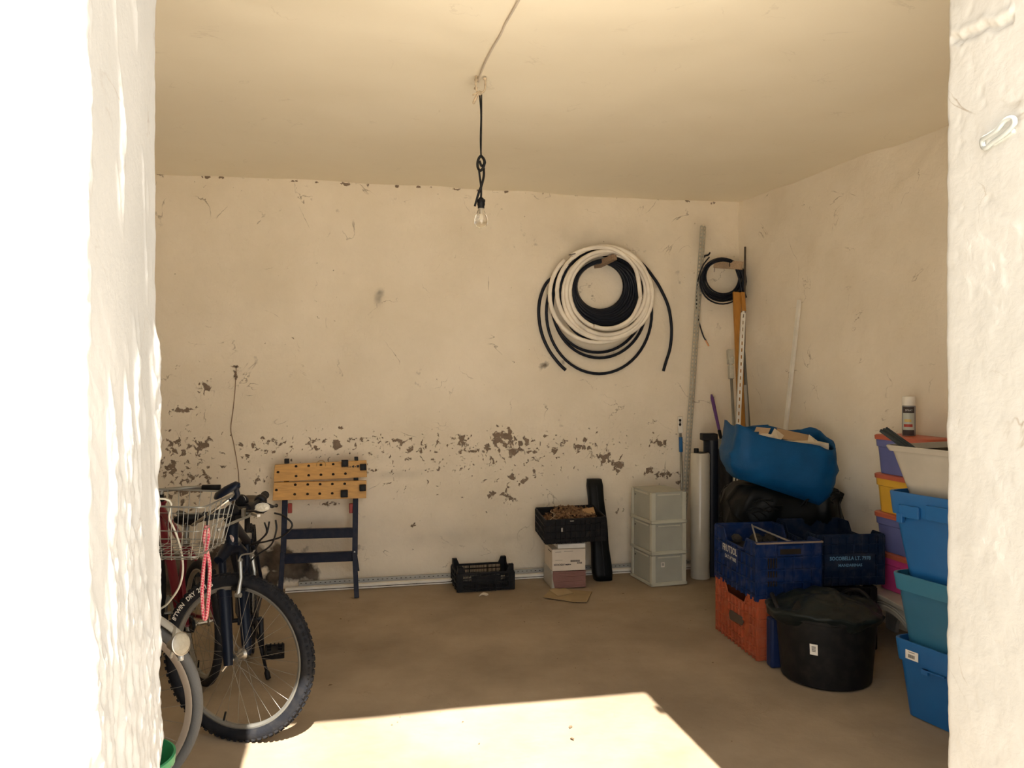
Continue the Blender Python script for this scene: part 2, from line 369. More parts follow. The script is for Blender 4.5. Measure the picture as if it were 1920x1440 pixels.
smudge = wb([(709, 560, 4, 9, 1.3), (713, 550, 4, 5, 1.5), (1125, 450, 90, 26, .35), (1320, 440, 22, 30, .45), (1265, 560, 12, 90, .15), (600, 862, 90, 9, .35), (600, 1000, 300, 30, .25), (850, 1005, 120, 18, .35), (1100, 1000, 200, 60, .3), (735, 890, 40, 6, .4), (940, 1010, 60, 14, .35)])
grid_wall('wall_back', W0+E1*UL, E1, N1, 5.0, M_wall, .02, .010, attrs={'peel': peel, 'damp': damp, 'smudge': smudge})
grid_wall('wall_right', CR-E2*.25, E2, N2, 4.4, M_side, .03, .022)
grid_wall('wall_left', V((XL, 5.4, 0)), V((0, -1, 0)), V((1, 0, 0)), 4.7, M_side, .06, .012)

LI = V((-.650, 1.470, 0)); RI = V((.990, 1.835, 0)); DT = .45; ZD = 2.45
def jamb(name, C, s, m, far):
    """wall beside the doorway: C inner corner, s=-1 left of the opening, +1 right"""
    Ls = E1*s; path = []          # (point, normal, weight, isreveal)
    R = .022
    for k in range(12): path.append((C+Ls*(far*(1-k/12)**1.5+.03), -N1, .4))
    for k in range(7): a = PI/2*k/6; path.append((C+Ls*R+N1*R+(-N1*math.cos(a)-Ls*math.sin(a))*R, (-N1*math.cos(a)-Ls*math.sin(a)), 1))
    nr = 88
    for k in range(1, nr): path.append((C+N1*(R+(DT-2*R)*k/nr), -Ls, 1))
    for k in range(7): a = PI/2*k/6; path.append((C+Ls*R+N1*(DT-R)+(-Ls*math.cos(a)+N1*math.sin(a))*R, (-Ls*math.cos(a)+N1*math.sin(a)), 1))
    for k in range(26): path.append((C+N1*DT+Ls*(.03+.6*k/26), N1, .8))
    path.append((C+N1*DT+Ls*far, N1, .3))
    nz = 520; rows = []
    for j in range(nz+1):
        z = ZD*j/nz+(.02 if j == nz else 0); row = []
        for i, (p, n, wt) in enumerate(path):
            q = (p-C); r = q.dot(N1)
            if s < 0:       # coarse trowelled patches with diagonal ragged ridges
                a = fbm(V((r*2.2+z*.5, z*.8, 3.)), 2)
                gx = fbm(V(((r*.80-z*.16)*7+2.7, (z*.9+r*.5)*1.25+.4, 8.)), 4)
                low = max(0., min(1., (1.55-z)/1.3))
                gate = max(0., min(1., (gx+.02+.22*low)/.16))
                t1 = 1-abs(fbm(V(((r*.86-z*.22)*26, (z+r*.5)*7.0, 1.3)), 4))*2.2
                t2 = fbm(V(((r-z*.2)*75, z*22, 9.)), 3)
                e = fbm(V((z*14, 3., 1.)), 3)
                edge = max(0., 1-(DT-r if False else min(r, .9))/.05)
                d = .004*a+gate*(.0045+.0042*t1+.0026*t2+.0012*fbm(V((r*160, z*70, 3.)), 2))+.004*e*edge+.0035*max(0, fbm(V((z*30, r*30, 2.)), 2))*(r > DT-.04)
            else:
                d = .006*fbm(V((r*2.5, z*1.5, 6.)), 3)+.0012*fbm(V((r*14, z*12, 2.)), 4)+.004*fbm(V((z*12, 5., 1.)), 3)*max(0., 1-r/.05)
                if .02 < r < .19:
                    zc = 2.178-.16*r+.012*fbm(V((r*30, 0, 0)), 2); d += -.011*math.exp(-((z-zc)/.007)**2)+.005*math.exp(-((z-zc-.02)/.01)**2)
                d -= .004*max(0, fbm(V((r*30, z*26, 7.)), 3)-.25)*(1 if z > 1.75 else .4)
            row.append(p+n*(d*wt)+ZU*z)
        rows.append(row)
    mb = MB(); n = len(path); mb.add([p for r in rows for p in r], [(j*n+i, j*n+i+1, (j+1)*n+i+1, (j+1)*n+i) for j in range(nz) for i in range(n-1)]+[(j*n+n-1, j*n, (j+1)*n, (j+1)*n+n-1) for j in range(nz)])
    return struct(name, mb, m, smooth=True)
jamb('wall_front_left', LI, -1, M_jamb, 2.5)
jamb('wall_front_right', RI, 1, M_jamb_lit, 2.2)
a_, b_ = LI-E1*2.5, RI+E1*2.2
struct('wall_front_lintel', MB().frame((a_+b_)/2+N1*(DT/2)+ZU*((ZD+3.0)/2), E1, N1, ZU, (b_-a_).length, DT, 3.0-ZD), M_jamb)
# ceiling
mb = MB(); nx, ny = 110, 90; vs = []
for j in range(ny+1):
    for i in range(nx+1):
        x = -3.2+6.6*i/nx; y = .9+.2226*x+5.2*j/ny
        vs.append((x, y, HC+.014*fbm(V((x*1.1, y*1.1, 0)), 3)+.004*fbm(V((x*5, y*9, 4)), 2)))
mb.add(vs, [(j*(nx+1)+i, j*(nx+1)+i+1, (j+1)*(nx+1)+i+1, (j+1)*(nx+1)+i) for j in range(ny) for i in range(nx)])
mb.prism([V((-3.4, .55, HC+.06)), V((3.6, 2.1, HC+.06)), V((3.6, 7.1, HC+.06)), V((-3.4, 5.5, HC+.06))], ZU*.2)
struct('ceiling', mb, M_ceil, smooth=True, auto=40)
# floor and yard
o1 = LI+N1*(DT+.02)-E1*4.0; o2 = RI+N1*(DT+.02)+E1*4.0
mb = MB(); nx, ny = 90, 80; vs = []
for j in range(ny+1):
    for i in range(nx+1):
        p = o1.lerp(o2, i/nx)-N1*(5.3*j/ny); vs.append(V((p.x, p.y, .003*fbm(V((p.x*3, p.y*3, 5)), 3))))
mb.add(vs, [(j*(nx+1)+i, j*(nx+1)+i+1, (j+1)*(nx+1)+i+1, (j+1)*(nx+1)+i) for j in range(ny) for i in range(nx)])
mb.frame((o1+o2)/2-N1*2.65-ZU*.06, E1, N1, ZU, (o2-o1).length, 5.3, .1)
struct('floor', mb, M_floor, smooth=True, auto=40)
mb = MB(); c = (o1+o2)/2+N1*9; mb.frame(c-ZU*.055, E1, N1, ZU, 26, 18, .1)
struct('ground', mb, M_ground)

# ================================================================ ceiling cable and pendant bulb
cy = 3.45
def ceilp(px, py, dz=-.012): Y = (HC-H)*F/(CY-py); q = P(px, py, Y); q.z = HC+dz; return q
pts = [ceilp(897, 148), ceilp(903, 128), ceilp(918, 95), ceilp(938, 60), ceilp(948, 38), ceilp(970, 0), ceilp(985, -30), ceilp(1040, -120)]
tag(obj('ceiling_cable', MB().tube(crv(pts, 6), .0042, 6), M_cordw, smooth=True), 'thin white painted cable running across the ceiling to the lamp hook', 'cable')
pend = thing('pendant_lamp', 'bare clear light bulb hanging on knotted black cord from ceiling rope', 'lamp', P(900, 150, cy))
mb = MB(); 
mb.tube(crv([P(893, 143, cy), P(892, 160, cy-.01), P(895, 172, cy), P(902, 174, cy), P(909, 168, cy), P(910, 148, cy+.01)], 6), .0045, 6)
for q in ((893, 150), (892, 166), (909, 148)): mb.lathe(P(*q, cy)-ZU*.006, ZU, [(.0, 0), (.008, .003), (.008, .010), (0, .013)], 8)
obj('rope_loop', mb, M_rope, pend, True, True)
mb = MB(); mb.tube(crv([P(899, 174, cy), P(894, 180, cy-.01), P(887, 195, cy)], 5), [.006]*10+[.003], 6)
mb.tube(crv([P(899, 172, cy), P(891, 176, cy-.01), P(887, 178, cy)], 5), .004, 6); mb.tube([P(899, 145, cy), P(901, 131, cy)], .003, 5)
mb.lathe(P(899, 175, cy), ZU, [(0, -.012), (.012, -.006), (.012, .006), (0, .012)], 8)
pieces('rope_strand', mb, M_rope, pend, True, smooth=True)
mb = MB(); mb.tube(crv([P(899, 172, cy), P(902, 215, cy), P(901, 260, cy), P(902, 292, cy)], 6), .0042, 6)
mb.tube(crv([P(903, 173, cy), P(903, 215, cy), P(902, 292, cy)], 6), .003, 6)
obj('cord', mb, M_black, pend, True, True)
mb = MB()
mb.tube(crv([P(902, 292, cy), P(908, 300, cy-.02), P(907, 312, cy-.01), P(901, 320, cy), P(896, 314, cy+.01), P(896, 302, cy), P(901, 293, cy), P(906, 297, cy+.02), P(909, 306, cy+.01), P(903, 311, cy-.02), P(899, 302, cy-.02)], 7), .0058, 7)
mb.tube(crv([P(898, 318, cy), P(900, 335, cy+.01), P(902, 352, cy), P(902, 372, cy)], 6), .0045, 7)
mb.tube(crv([P(907, 315, cy), P(907, 330, cy-.01), P(903, 347, cy-.02), P(897, 363, cy-.01), P(890, 387, cy)], 6), [.0055]*20+[.0048]*5, 7)
obj('cord_knot', mb, M_black, pend, True, True)
c0 = P(902, 371, cy)
obj('bulb_socket', MB().lathe(c0, -ZU, [(0, 0), (.010, 0), (.012, .006), (.018, .008), (.0185, .016), (.0165, .018), (.017, .030), (.0145, .036), (.0145, .046), (0, .046)], 20), M_black, pend, True, True, auto=40)
bl = P(902, 390, cy)
obj('bulb', MB().lathe(bl, -ZU, [(.0125, 0), (.0135, .008), (.017, .018), (.0235, .032), (.0285, .045), (.030, .056), (.0285, .067), (.023, .078), (.014, .0845), (.005, .0865), (.0001, .087)], 24), M_glass, pend, True, True)
mb = MB(); mb.lathe(bl, -ZU, [(0, 0), (.012, 0), (.012, .004), (.005, .01), (.0045, .03), (0, .031)], 10)
mb.tube([bl+V((.004, 0, -.03)), bl+V((.014, 0, -.05)), bl+V((.007, .004, -.052)), bl+V((0, 0, -.05)), bl+V((-.007, .004, -.052)), bl+V((-.014, 0, -.05)), bl+V((-.004, 0, -.03))], .0007, 4)
obj('filament_stem', mb, M_cream, pend, True, True)

# ================================================================ coils on the wall
def ringspiral(rings, fn, a0=PI/2, per=40, extra=0):
    """rings: (cx, cy, rx, ry, off) in pixel space on the wall; continuous spiral through them"""
    out = []; n = len(rings)
    for k in range((n-1)*per+1):
        t = k/per; i = min(int(t), n-2); f = t-i; A, B = rings[i], rings[i+1]
        c = [A[j]*(1-f)+B[j]*f for j in range(5)]; an = a0+2*PI*t
        out.append(fn(c[0]+c[2]*math.cos(an), c[1]-c[3]*math.sin(an), c[4]))
    return out
def k3(x, y, off): return WP(960+x/4.5, 420+y/4.5, off)
peg1 = thing('wooden_peg', 'weathered wooden peg in the wall holding the big white and black pipe coils', 'peg', WP(1138, 492, .0))
mb = MB(); pa = WP(1115, 500, -.03); pb = WP(1152, 482, .19)
d = (pb-pa).normalized(); a = d.cross(ZU).normalized(); b = a.cross(d)
mb.loft([[pa+d*t+a*(x*sc_)+b*(y*sc_) for (x, y) in ((-.024, -.018), (.022, -.022), (.026, .016), (.004, .024), (-.022, .017))] for t, sc_ in ((0, .9), (.05, 1.05), ((pb-pa).length*.6, 1), ((pb-pa).length*.97, .98), ((pb-pa).length, .9))])
obj('peg_shaft', mb, M_peg, peg1, True)
mb = MB()
br = [(740, 525, 200, 198, .03), (745, 530, 205, 205, .05), (752, 538, 215, 213, .035), (760, 545, 225, 222, .055), (768, 552, 236, 232, .03), (776, 560, 250, 240, .06), (783, 566, 262, 252, .035), (788, 572, 272, 262, .06), (792, 580, 280, 272, .04), (795, 585, 285, 280, .07)]
mb.tube(ringspiral(br, k3), .0115, 7)
mb.tube(ringspiral([(r[0]+2, r[1]+3, r[2]+7, r[3]+6, r[4]+.022) for r in br[:-1]], k3, a0=2.0), .0115, 7)
coil = thing('black_pipe_coil', 'coil of thick black plastic pipe with loose trailing ends hung behind the white coil', 'pipe coil', k3(740, 600, .04))
obj('inner_bundle', mb, M_pipe, coil, True, True)
mb = MB()
for (x, y, r1, r2, of) in ((722, 672, 388, 412, .045), (738, 690, 396, 440, .03), (735, 748, 445, 516, .018), (745, 600, 340, 395, .06)): mb.tube([k3(x+r1*math.cos(2*PI*k/56), y-r2*math.sin(2*PI*k/56), of) for k in range(56)], .0105, 8, True)
mb.tube(crv([k3(600, 240, .05), k3(470, 330, .05), k3(370, 430, .04), k3(290, 500, .03), k3(240, 620, .025), k3(226, 760, .02), k3(250, 920, .02), k3(310, 1060, .02), k3(390, 1170, .02), k3(452, 1232, .02)], 8), .0115, 8)
mb.tube(crv([k3(900, 230, .05), k3(1080, 320, .04), k3(1200, 460, .03), k3(1270, 580, .02), k3(1322, 710, .02), k3(1346, 880, .02), k3(1335, 1040, .02), k3(1300, 1160, .02), k3(1277, 1240, .02)], 8), .0115, 8)
pieces('loose_loop', mb, M_pipe, coil, True, smooth=True)
wcoil = thing('white_pipe_coil', 'coil of thick white insulated pipe hung in overlapping loops on the wooden peg', 'pipe coil', k3(760, 600, .12))
mb = MB(); rr = [(703, 611, 393, 408, .10), (790, 578, 418, 392, .13), (800, 605, 372, 372, .11), (800, 590, 345, 362, .14), (822, 575, 335, 335, .12), (800, 552, 308, 300, .10)]
mb.tube(ringspiral(rr, k3, a0=2.3), .0148, 10)
obj('hose', mb, M_cream, wcoil, True, True)
mb = MB()
mb.tube(crv([k3(1085, 620, .15), k3(1060, 700, .16), k3(1010, 790, .16), k3(930, 850, .16), k3(850, 878, .16), k3(760, 880, .16), k3(692, 862, .16)], 8), .0148, 10)
mb.tube(crv([k3(505, 265, .15), k3(560, 235, .15), k3(660, 205, .15), k3(760, 198, .15), k3(860, 215, .15), k3(960, 280, .15), k3(1050, 400, .15), k3(1085, 620, .15)], 8), .0148, 10)
obj('hose_end', mb, M_cream, wcoil, True, True)
mb = MB()
for (x, y, x2, y2) in ((480, 262, 535, 250), (478, 345, 518, 305)): mb.bar(k3(x, y, .168), k3(x2, y2, .168), .006, .006)
pieces('print_mark', mb, M_print, wcoil, True)
# small coil near the corner
peg2 = thing('wooden_peg', 'pale sawn wooden peg beside the corner holding the small black cable coil', 'peg', WP(1360, 497, 0))
pa = WP(1337, 495, -.02); pb = WP(1391, 498, .21); d = (pb-pa).normalized(); a = d.cross(ZU).normalized(); b = a.cross(d)
mb = MB(); mb.frame((pa+pb)/2, d, a, b, (pb-pa).length, .028, .058); obj('peg_shaft', mb, mat('sawn_wood', (.45, .33, .22), .8, var=.2, vs=25, stretch=(8, 1, 8)), peg2, True, bevel=.003)
mb = MB(); mb.tube([WP(1368, 490, .17), WP(1368, 500, .18)], .003, 5); mb.tube([WP(1340, 502, .04), WP(1339, 510, .05)], .002, 5); pieces('nail', mb, M_rubber, peg2, True)
sc2 = thing('black_cable_coil', 'small coil of thin black cable hung beside the corner with one copper end dangling', 'cable coil', WP(1354, 520, .05))
mb = MB(); rs = []
for k in range(15):
    r = 33+random.uniform(-3, 9)+(4 if k % 3 == 0 else 0); rs.append((1354+random.uniform(-3, 3), 486+r+random.uniform(-2, 2) if k % 4 else 489+r, r+random.uniform(-1, 2), r, random.uniform(.08, .15)))
mb.tube(ringspiral(rs, WP, per=36), .0062, 6); obj('windings', mb, M_pipe, sc2, True, True)
mb = MB(); mb.tube(crv([WP(1330, 482, .12), WP(1317, 500, .10), WP(1308, 530, .05), WP(1306, 565, .03), WP(1310, 600, .02), WP(1318, 628, .02), WP(1323, 638, .02)], 7), .0055, 6)
mb.tube(crv([WP(1385, 500, .15), WP(1393, 520, .15), WP(1394, 540, .15), WP(1399, 558, .15)], 7), .0065, 6)
mb.tube(crv([WP(1380, 505, .16), WP(1388, 530, .16), WP(1390, 545, .16), WP(1396, 553, .16)], 7), .0065, 6)
t_ = obj('cable_tail', mb, M_pipe, sc2, True, True)
mb = MB(); mb.tube([WP(1323, 638, .02), WP(1329, 649, .02)], .0055, 6); obj('copper_end', mb, M_copper, sc2, True, label='bare copper end')
mb = MB(); mb.tube(crv([WP(1321, 482, 0), WP(1320, 480, .03), WP(1328, 478, .04), WP(1331, 474, .02)], 5), .006, 6)
tag(obj('wall_hook', mb, M_rubber, smooth=True), 'small rusty dark hook in the wall left of the small cable coil', 'hook')

# ================================================================ poles leaning in the corner
def perf(mb, p, q, wd, n, pitch=.028, th=.002, rail=.28, slot=.55):
    d = (q-p); L = d.length; d.normalize(); s = d.cross(n).normalized(); k = int(L/pitch); pt = L/k
    for sgn in (-1, 1): mb.frame((p+q)/2+s*(sgn*wd*(.5-rail/2)), d, s, n, L, wd*rail, th)
    for i in range(k+1): mb.frame(p+d*(pt*i*.9999), d, s, n, pt*(1-slot), wd*.5, th)
up1 = thing('perforated_angle', 'tall galvanised perforated steel angle leaning on the wall left of the small coil', 'metal profile', WP(1272, 1062, .22))
p0 = WP(1272, 1066, .16); p0.z = .003; p1 = WP(1316, 424, .035)
d = (p1-p0).normalized(); s = d.cross(N1).normalized()
if s.x < 0: s = -s
nn = d.cross(s); nn = nn if nn.dot(N1) > 0 else -nn
mb = MB(); perf(mb, p0, p1, .026, nn); obj('front_flange', mb, M_galv, up1, True)
f2 = (nn*-.35+s*.94).normalized()
mb = MB(); o_ = s*.013; perf(mb, p0+o_+f2*.013, p1+o_+f2*.013, .026, f2.cross(d).normalized()); obj('side_flange', mb, M_galv, up1, True)
tp = thing('telescopic_pole', 'white telescopic pole with hook head and blue collar behind the clear box stack', 'pole', WP(1285, 1066, .12))
b0 = WP(1282, 1066, .10); b0.z = .01; t0 = WP(1276, 812, .05)
obj('shaft', MB().tube([b0, t0], .0085, 10), M_alu, tp, True, True)
obj('collar', MB().tube([b0.lerp(t0, .86), b0.lerp(t0, .97)], .0135, 10), M_bluebin, tp, True, True, label='blue collar')
mb = MB(); h0 = WP(1276, 812, .05); h1 = WP(1275, 781, .05); mb.bar(h0, h1, .036, .022, N1)
obj('head', mb, M_white, tp, True, bevel=.005)
mb = MB(); 
for y in (788, 796): mb.lathe(WP(1275, y, .063), N1, [(.004, 0), (.009, 0), (.009, .003), (.004, .003)], 12, closed=True)
mb.tube([WP(1275, 786, .066), WP(1275, 799, .066)], .003, 6); obj('hook_slot', mb, M_black, tp, True)

obd = thing('orange_board', 'orange varnished wooden board standing upright in the room corner', 'board', G(1400, 1085))
cb = G(1402, 1098); ct = P(1381, 548, 5.80)
mb = MB(); mb.bar(cb+ZU*.002, ct, .054, .02, N1); obj('plank', mb, M_board, obd, True, bevel=.002)
mb = MB(); mb.bar(cb.lerp(ct, .93)+V((.045, -.01, 0)), ct+V((.04, -.01, 0)), .03, .014, N1); obj('batten', mb, M_board, obd, True, bevel=.002)
su = thing('slotted_upright', 'slim silver slotted shelf upright leaning in the corner in front of the orange board', 'metal profile', G(1372, 1105))
p0 = G(1370, 1112); p0.z = .003; p1 = P(1394, 586, 5.66)
d = (p1-p0).normalized(); s = V((1, 0, 0)); nn = V((0, -1, .08)).normalized()
mb = MB(); perf(mb, p0, p1, .030, nn, pitch=.05, rail=.36, slot=.5); obj('face', mb, M_white, su, True)
mb = MB()
for sg in (-1, 1): mb.frame((p0+p1)/2+d.cross(nn)*(sg*.015)-nn*.010, d, d.cross(nn), nn, (p1-p0).length, .002, .02)
obj('flange', mb, M_galv, su, True)
mb = MB(); mb.tube([G(1392, 1092)+ZU*.002, P(1397, 463, 5.88)], .0075, 8)
tag(obj('thin_rod', mb, mat('brown_steel', (.12, .10, .09), .5, .3), smooth=True), 'thin dark rod, the tallest of the poles standing in the corner', 'rod')
gt = thing('grey_tube', 'grey metal tube leaning in the corner right of the slotted upright', 'tube', G(1425, 1100))
obj('tube_body', MB().tube([G(1424, 1098)+ZU*.002, P(1393, 650, 5.72)], .014, 10), mat('dark_grey_steel', (.16, .17, .18), .45, .4), gt, True, True)
obj('inner_strip', MB().bar(G(1416, 1110)+ZU*.005, P(1397, 722, 5.5), .018, .012), M_alu, gt, True)
cp = thing('clamp_pole', 'silver pole with a bulky metal clamp head standing left of the orange board', 'pole', G(1392, 1100))
q0 = G(1393, 1108)+ZU*.002; q1 = P(1371, 705, 5.58)
obj('shaft', MB().tube([q0, q1], .010, 10), M_alu, cp, True, True)
mb = MB(); dd = (q1-q0).normalized(); mb.bar(q1-dd*.02, q1+dd*.075, .034, .03, N1); mb.bar(q1+dd*.085, q1+dd*.19, .040, .034, N1); mb.tube([q1+dd*.07, q1+dd*.09], .012, 8)
mb.lathe(q1+dd*.13+N1*.012, V((.9, -.4, 0)), [(0, 0), (.012, 0), (.012, .02), (0, .02)], 12)
obj('clamp_head', mb, M_galv, cp, True, bevel=.003)
hb = thing('violet_handle', 'violet plastic tool handle with black tip leaning above the dark rolls', 'handle', P(1353, 830, 5.6))
q0 = P(1354, 832, 5.62); q1 = P(1334, 740, 5.86)
obj('grip', MB().tube([q0.lerp(q1, t) for t in (.25, .5, .8, .93, 1)], [.010, .0115, .013, .013, .006], 10), M_violet, hb, True, True)
obj('shaft', MB().tube([q0+(q0-q1)*1.0, q0, q0.lerp(q1, .26)], [.010, .0115, .0125], 10), M_black, hb, True, True)
wb_ = RP(1467, 1000, .2); wb_.z = .003
q0 = RP(1462, 905, .10); q1 = RP(1499, 562, .02); foot = q0+(q0-q1)*((q0.z-.004)/(q1.z-q0.z))
tag(obj('white_batten', MB().bar(foot, q1, .028, .018, N2), M_white, bevel=.002), 'white rectangular batten leaning alone against the right wall', 'batten')
# wire on the left of the back wall
hw = thing('hanging_wire', 'thin brown wire hanging from a nail on the left of the back wall', 'wire', WP(443, 690, .01))
obj('wire', MB().tube(crv([WP(443, 690, .012), WP(441, 730, .02), WP(437, 770, .012), WP(433, 805, .02), WP(438, 830, .012), WP(445, 870, .02), WP(448, 900, .016), WP(447, 960, .02)], 7), .0026, 5), mat('brown_wire', (.25, .16, .10), .7), hw, True, True)
obj('nail', MB().tube([WP(443, 688, -.02), WP(443, 688, .03)], .004, 6), M_rubber, hw, True)
# metal rails lying along the wall foot
mb = MB(); a = WP(535, 1098, .10); b = WP(1300, 1060, .085); a.z = b.z = .017; mb.bar(a, b, .045, .030)
rl = thing('wall_rail', 'white profile lying on the floor along the foot of the back wall', 'rail', a)
obj('rail_body', mb, M_white, rl, True, bevel=.003)
mb = MB(); mb.bar(a+N1*.0235-ZU*.002, b+N1*.0235-ZU*.002, .001, .004); obj('groove', mb, M_hole, rl, True)
mb = MB(); a = WP(560, 1080, .055); b = WP(1300, 1052, .05); a.z = b.z = .030; mb.bar(a, b, .022, .052)
r2 = thing('perforated_rail', 'grey perforated metal rail standing on edge behind the white floor profile', 'rail', a)
obj('rail_body', mb, mat('dull_rail', (.36, .36, .34), .5, .3), r2, True, bevel=.002)
mb = MB()
for k in range(90): q = a.lerp(b, (k+.5)/90)+ZU*.015+N1*.0112; mb.frame(q, E1, N1, ZU, .010, .0016, .004)
obj('slot_row', mb, M_hole, r2, True, kind='stuff')

# ================================================================ folding workbench
wbk = thing('folding_workbench', 'folded workbench with two drilled plywood jaws and dark blue frame against the wall', 'workbench', G(600, 1112))
def bp(x, y, off=0):        # point on the leaning plane of the bench, from crop coordinates
    px, py = 290+x*.21875, 850+y*.21875
    t = max(0, min(1, (py-860)/255)); return WP(px, py, .10+.20*t+off)
def board(name, c4, th):
    p = [bp(*q, .03) for q in c4]; mb = MB(); mb.prism(p, N1*th); return obj(name, mb, M_wood, wbk, True, bevel=.003)
bu = board('jaw_board', ((1022, 240), (1818, 200), (1815, 58), (1032, 96)), .026)
bl_ = board('jaw_board', ((1012, 400), (1812, 380), (1815, 230), (1024, 246)), .026)
def holes(par, pts):
    mb = MB()
    for q in pts: mb.lathe(bp(*q, .0562), N1, [(0, .0006), (.0085, .0006), (.0092, -.001)], 12)
    pieces('dog_hole', mb, M_hole, par, True)
holes(bu, [(1212, 112), (1320, 108), (1425, 100), (1530, 94), (1057, 162), (1212, 196), (1320, 190), (1425, 185), (1530, 180), (1635, 175)])
holes(bl_, [(1205, 270), (1312, 268), (1418, 266), (1523, 264), (1629, 262), (1043, 316), (1200, 352), (1310, 350), (1415, 347), (1522, 344)])
mb = MB()
for r0, r1 in ((.026, .031),):
    pr = bp(1427, 100, .0567); mb.lathe(pr, N1, [(r0, 0), (r1, 0), (r1, .0006), (r0, .0006)], 24, closed=True)
    
obj('ring_stain', mb, mat('tea_stain', (.40, .24, .07), .6), wbk, True)
mb = MB(); text(mb, 'II▪◄▪■■', .022, lambda x, y: bp(1718, 114, .0568)+(bp(1818, 200)-bp(1022, 240)).normalized()*x+ZU*y)
obj('scale_print', mb, M_print, wbk, True)
for (x, y, s_) in ((1133, 66, 20), (1630, 85, 29), (1727, 45, 16), (1787, 118, 27), (1783, 295, 27), (1625, 345, 30)):
    mb = MB(); h = s_*.21875/F*5.2; 
    if s_ < 25: mb.frame(bp(x, y, .03), E1, N1, ZU, h*2, .03, h*2)
    else: mb.frame(bp(x, y, .074), E1, N1, ZU, h*2, .032, h*2); mb.frame(bp(x, y, .094), E1, N1, ZU, h*1.3, .01, h*1.5)
    obj('clamp_peg', mb, M_black, wbk, True, bevel=.003)
mb = MB(); mb.frame(bp(1725, 215, .01), E1, N1, ZU, .03, .03, .09); mb.frame(bp(1130, 235, .01), E1, N1, ZU, .03, .03, .09); pieces('jaw_screw', mb, M_black, wbk, True)
def strut(name, q0, q1, wd, th, off=0., m=None, z0=None):
    a = bp(*q0, off); b = bp(*q1, off)
    if z0 is not None: b.z = z0
    mb = MB(); mb.bar(a, b, wd, th, N1); return obj(name, mb, m or M_navy, wbk, True, bevel=.002)
strut('leg', (1117, 395), (1103, 860), .034, .03); strut('leg', (1722, 388), (1716, 870), .034, .03)
strut('leg', (1098, 850), (1072, 1160), .030, .026, .03, z0=.003); strut('leg', (1712, 850), (1732, 1225), .030, .026, .03, z0=.003)
strut('leg', (1718, 860), (1738, 1010), .026, .02, -.03)
for q0, q1 in (((1120, 693), (1700, 678)), ((1100, 903), (1705, 880))):
    a, b = bp(*q0), bp(*q1); mb = MB(); mb.bar(a, b, .026, .062, ZU); mb.bar(a+N1*.02+ZU*.03, b+N1*.02+ZU*.03, .02, .006, ZU); obj('crossbar', mb, M_navy, wbk, True, bevel=.002)
for x in (1160, 1684):
    mb = MB(); mb.frame(bp(x, 470, -.01), E1, N1, ZU, .026, .03, .062); obj('crank_handle', mb, M_redpl, wbk, True, bevel=.004, label='red handle piece')
mb = MB()
for q in ((1098, 872), (1098, 935), (1713, 848), (1711, 912)): mb.lathe(bp(*q, .032), N1, [(0, .004), (.006, .003), (.006, -.01)], 8)
pieces('bolt', mb, M_chrome, wbk, True)

# ================================================================ crates
def lattice(mb, o, e, n, W, Hh, nv, hs, th=.004, dip=0, dm=.22, solid=True, vr=.006, proud=.009, closed_lo=0.):
    """moulded crate side standing on o, width W along e, outward normal n"""
    pts = [o, o+e*W, o+e*W+ZU*Hh]
    if dip: pts += [o+e*(W*(1-dm))+ZU*Hh, o+e*(W*(1-dm-.07))+ZU*(Hh-dip), o+e*(W*(dm+.07))+ZU*(Hh-dip), o+e*(W*dm)+ZU*Hh]
    pts += [o+ZU*Hh]
    if solid: mb.prism(pts, -n*th)
    def top(x): 
        t = x/W
        if not dip: return Hh
        return Hh if t < dm or t > 1-dm else Hh-dip
    for i in range(nv+1):
        x = W*i/nv; tp_ = top(x); x = min(max(x, vr/2), W-vr/2)
        mb.frame(o+e*x+ZU*(tp_/2)+n*(proud/2), e, n, ZU, vr, proud, tp_)
    for h in hs:
        if h < Hh-dip or not dip: mb.frame(o+e*(W/2)+ZU*h+n*(proud/2), e, n, ZU, W, proud+.001, .006)
        else: 
            for c_, l_ in ((dm/2, dm), (1-dm/2, dm)): mb.frame(o+e*(W*c_)+ZU*h+n*(proud/2), e, n, ZU, W*l_, proud+.001, .0045)
    if dip:                # moulded lip following the cut-out
        q = pts[3:-1]; q = [pts[2]]+q+[pts[-1]]
        for a_, b_ in zip(q, q[1:]): mb.bar(a_+n*.002, b_+n*.002, .012, .006, n)
    else: mb.bar(pts[2]+n*.002, pts[-1]+n*.002, .006, .014, ZU)
X_, Y_ = V((1, 0, 0)), V((0, 1, 0))
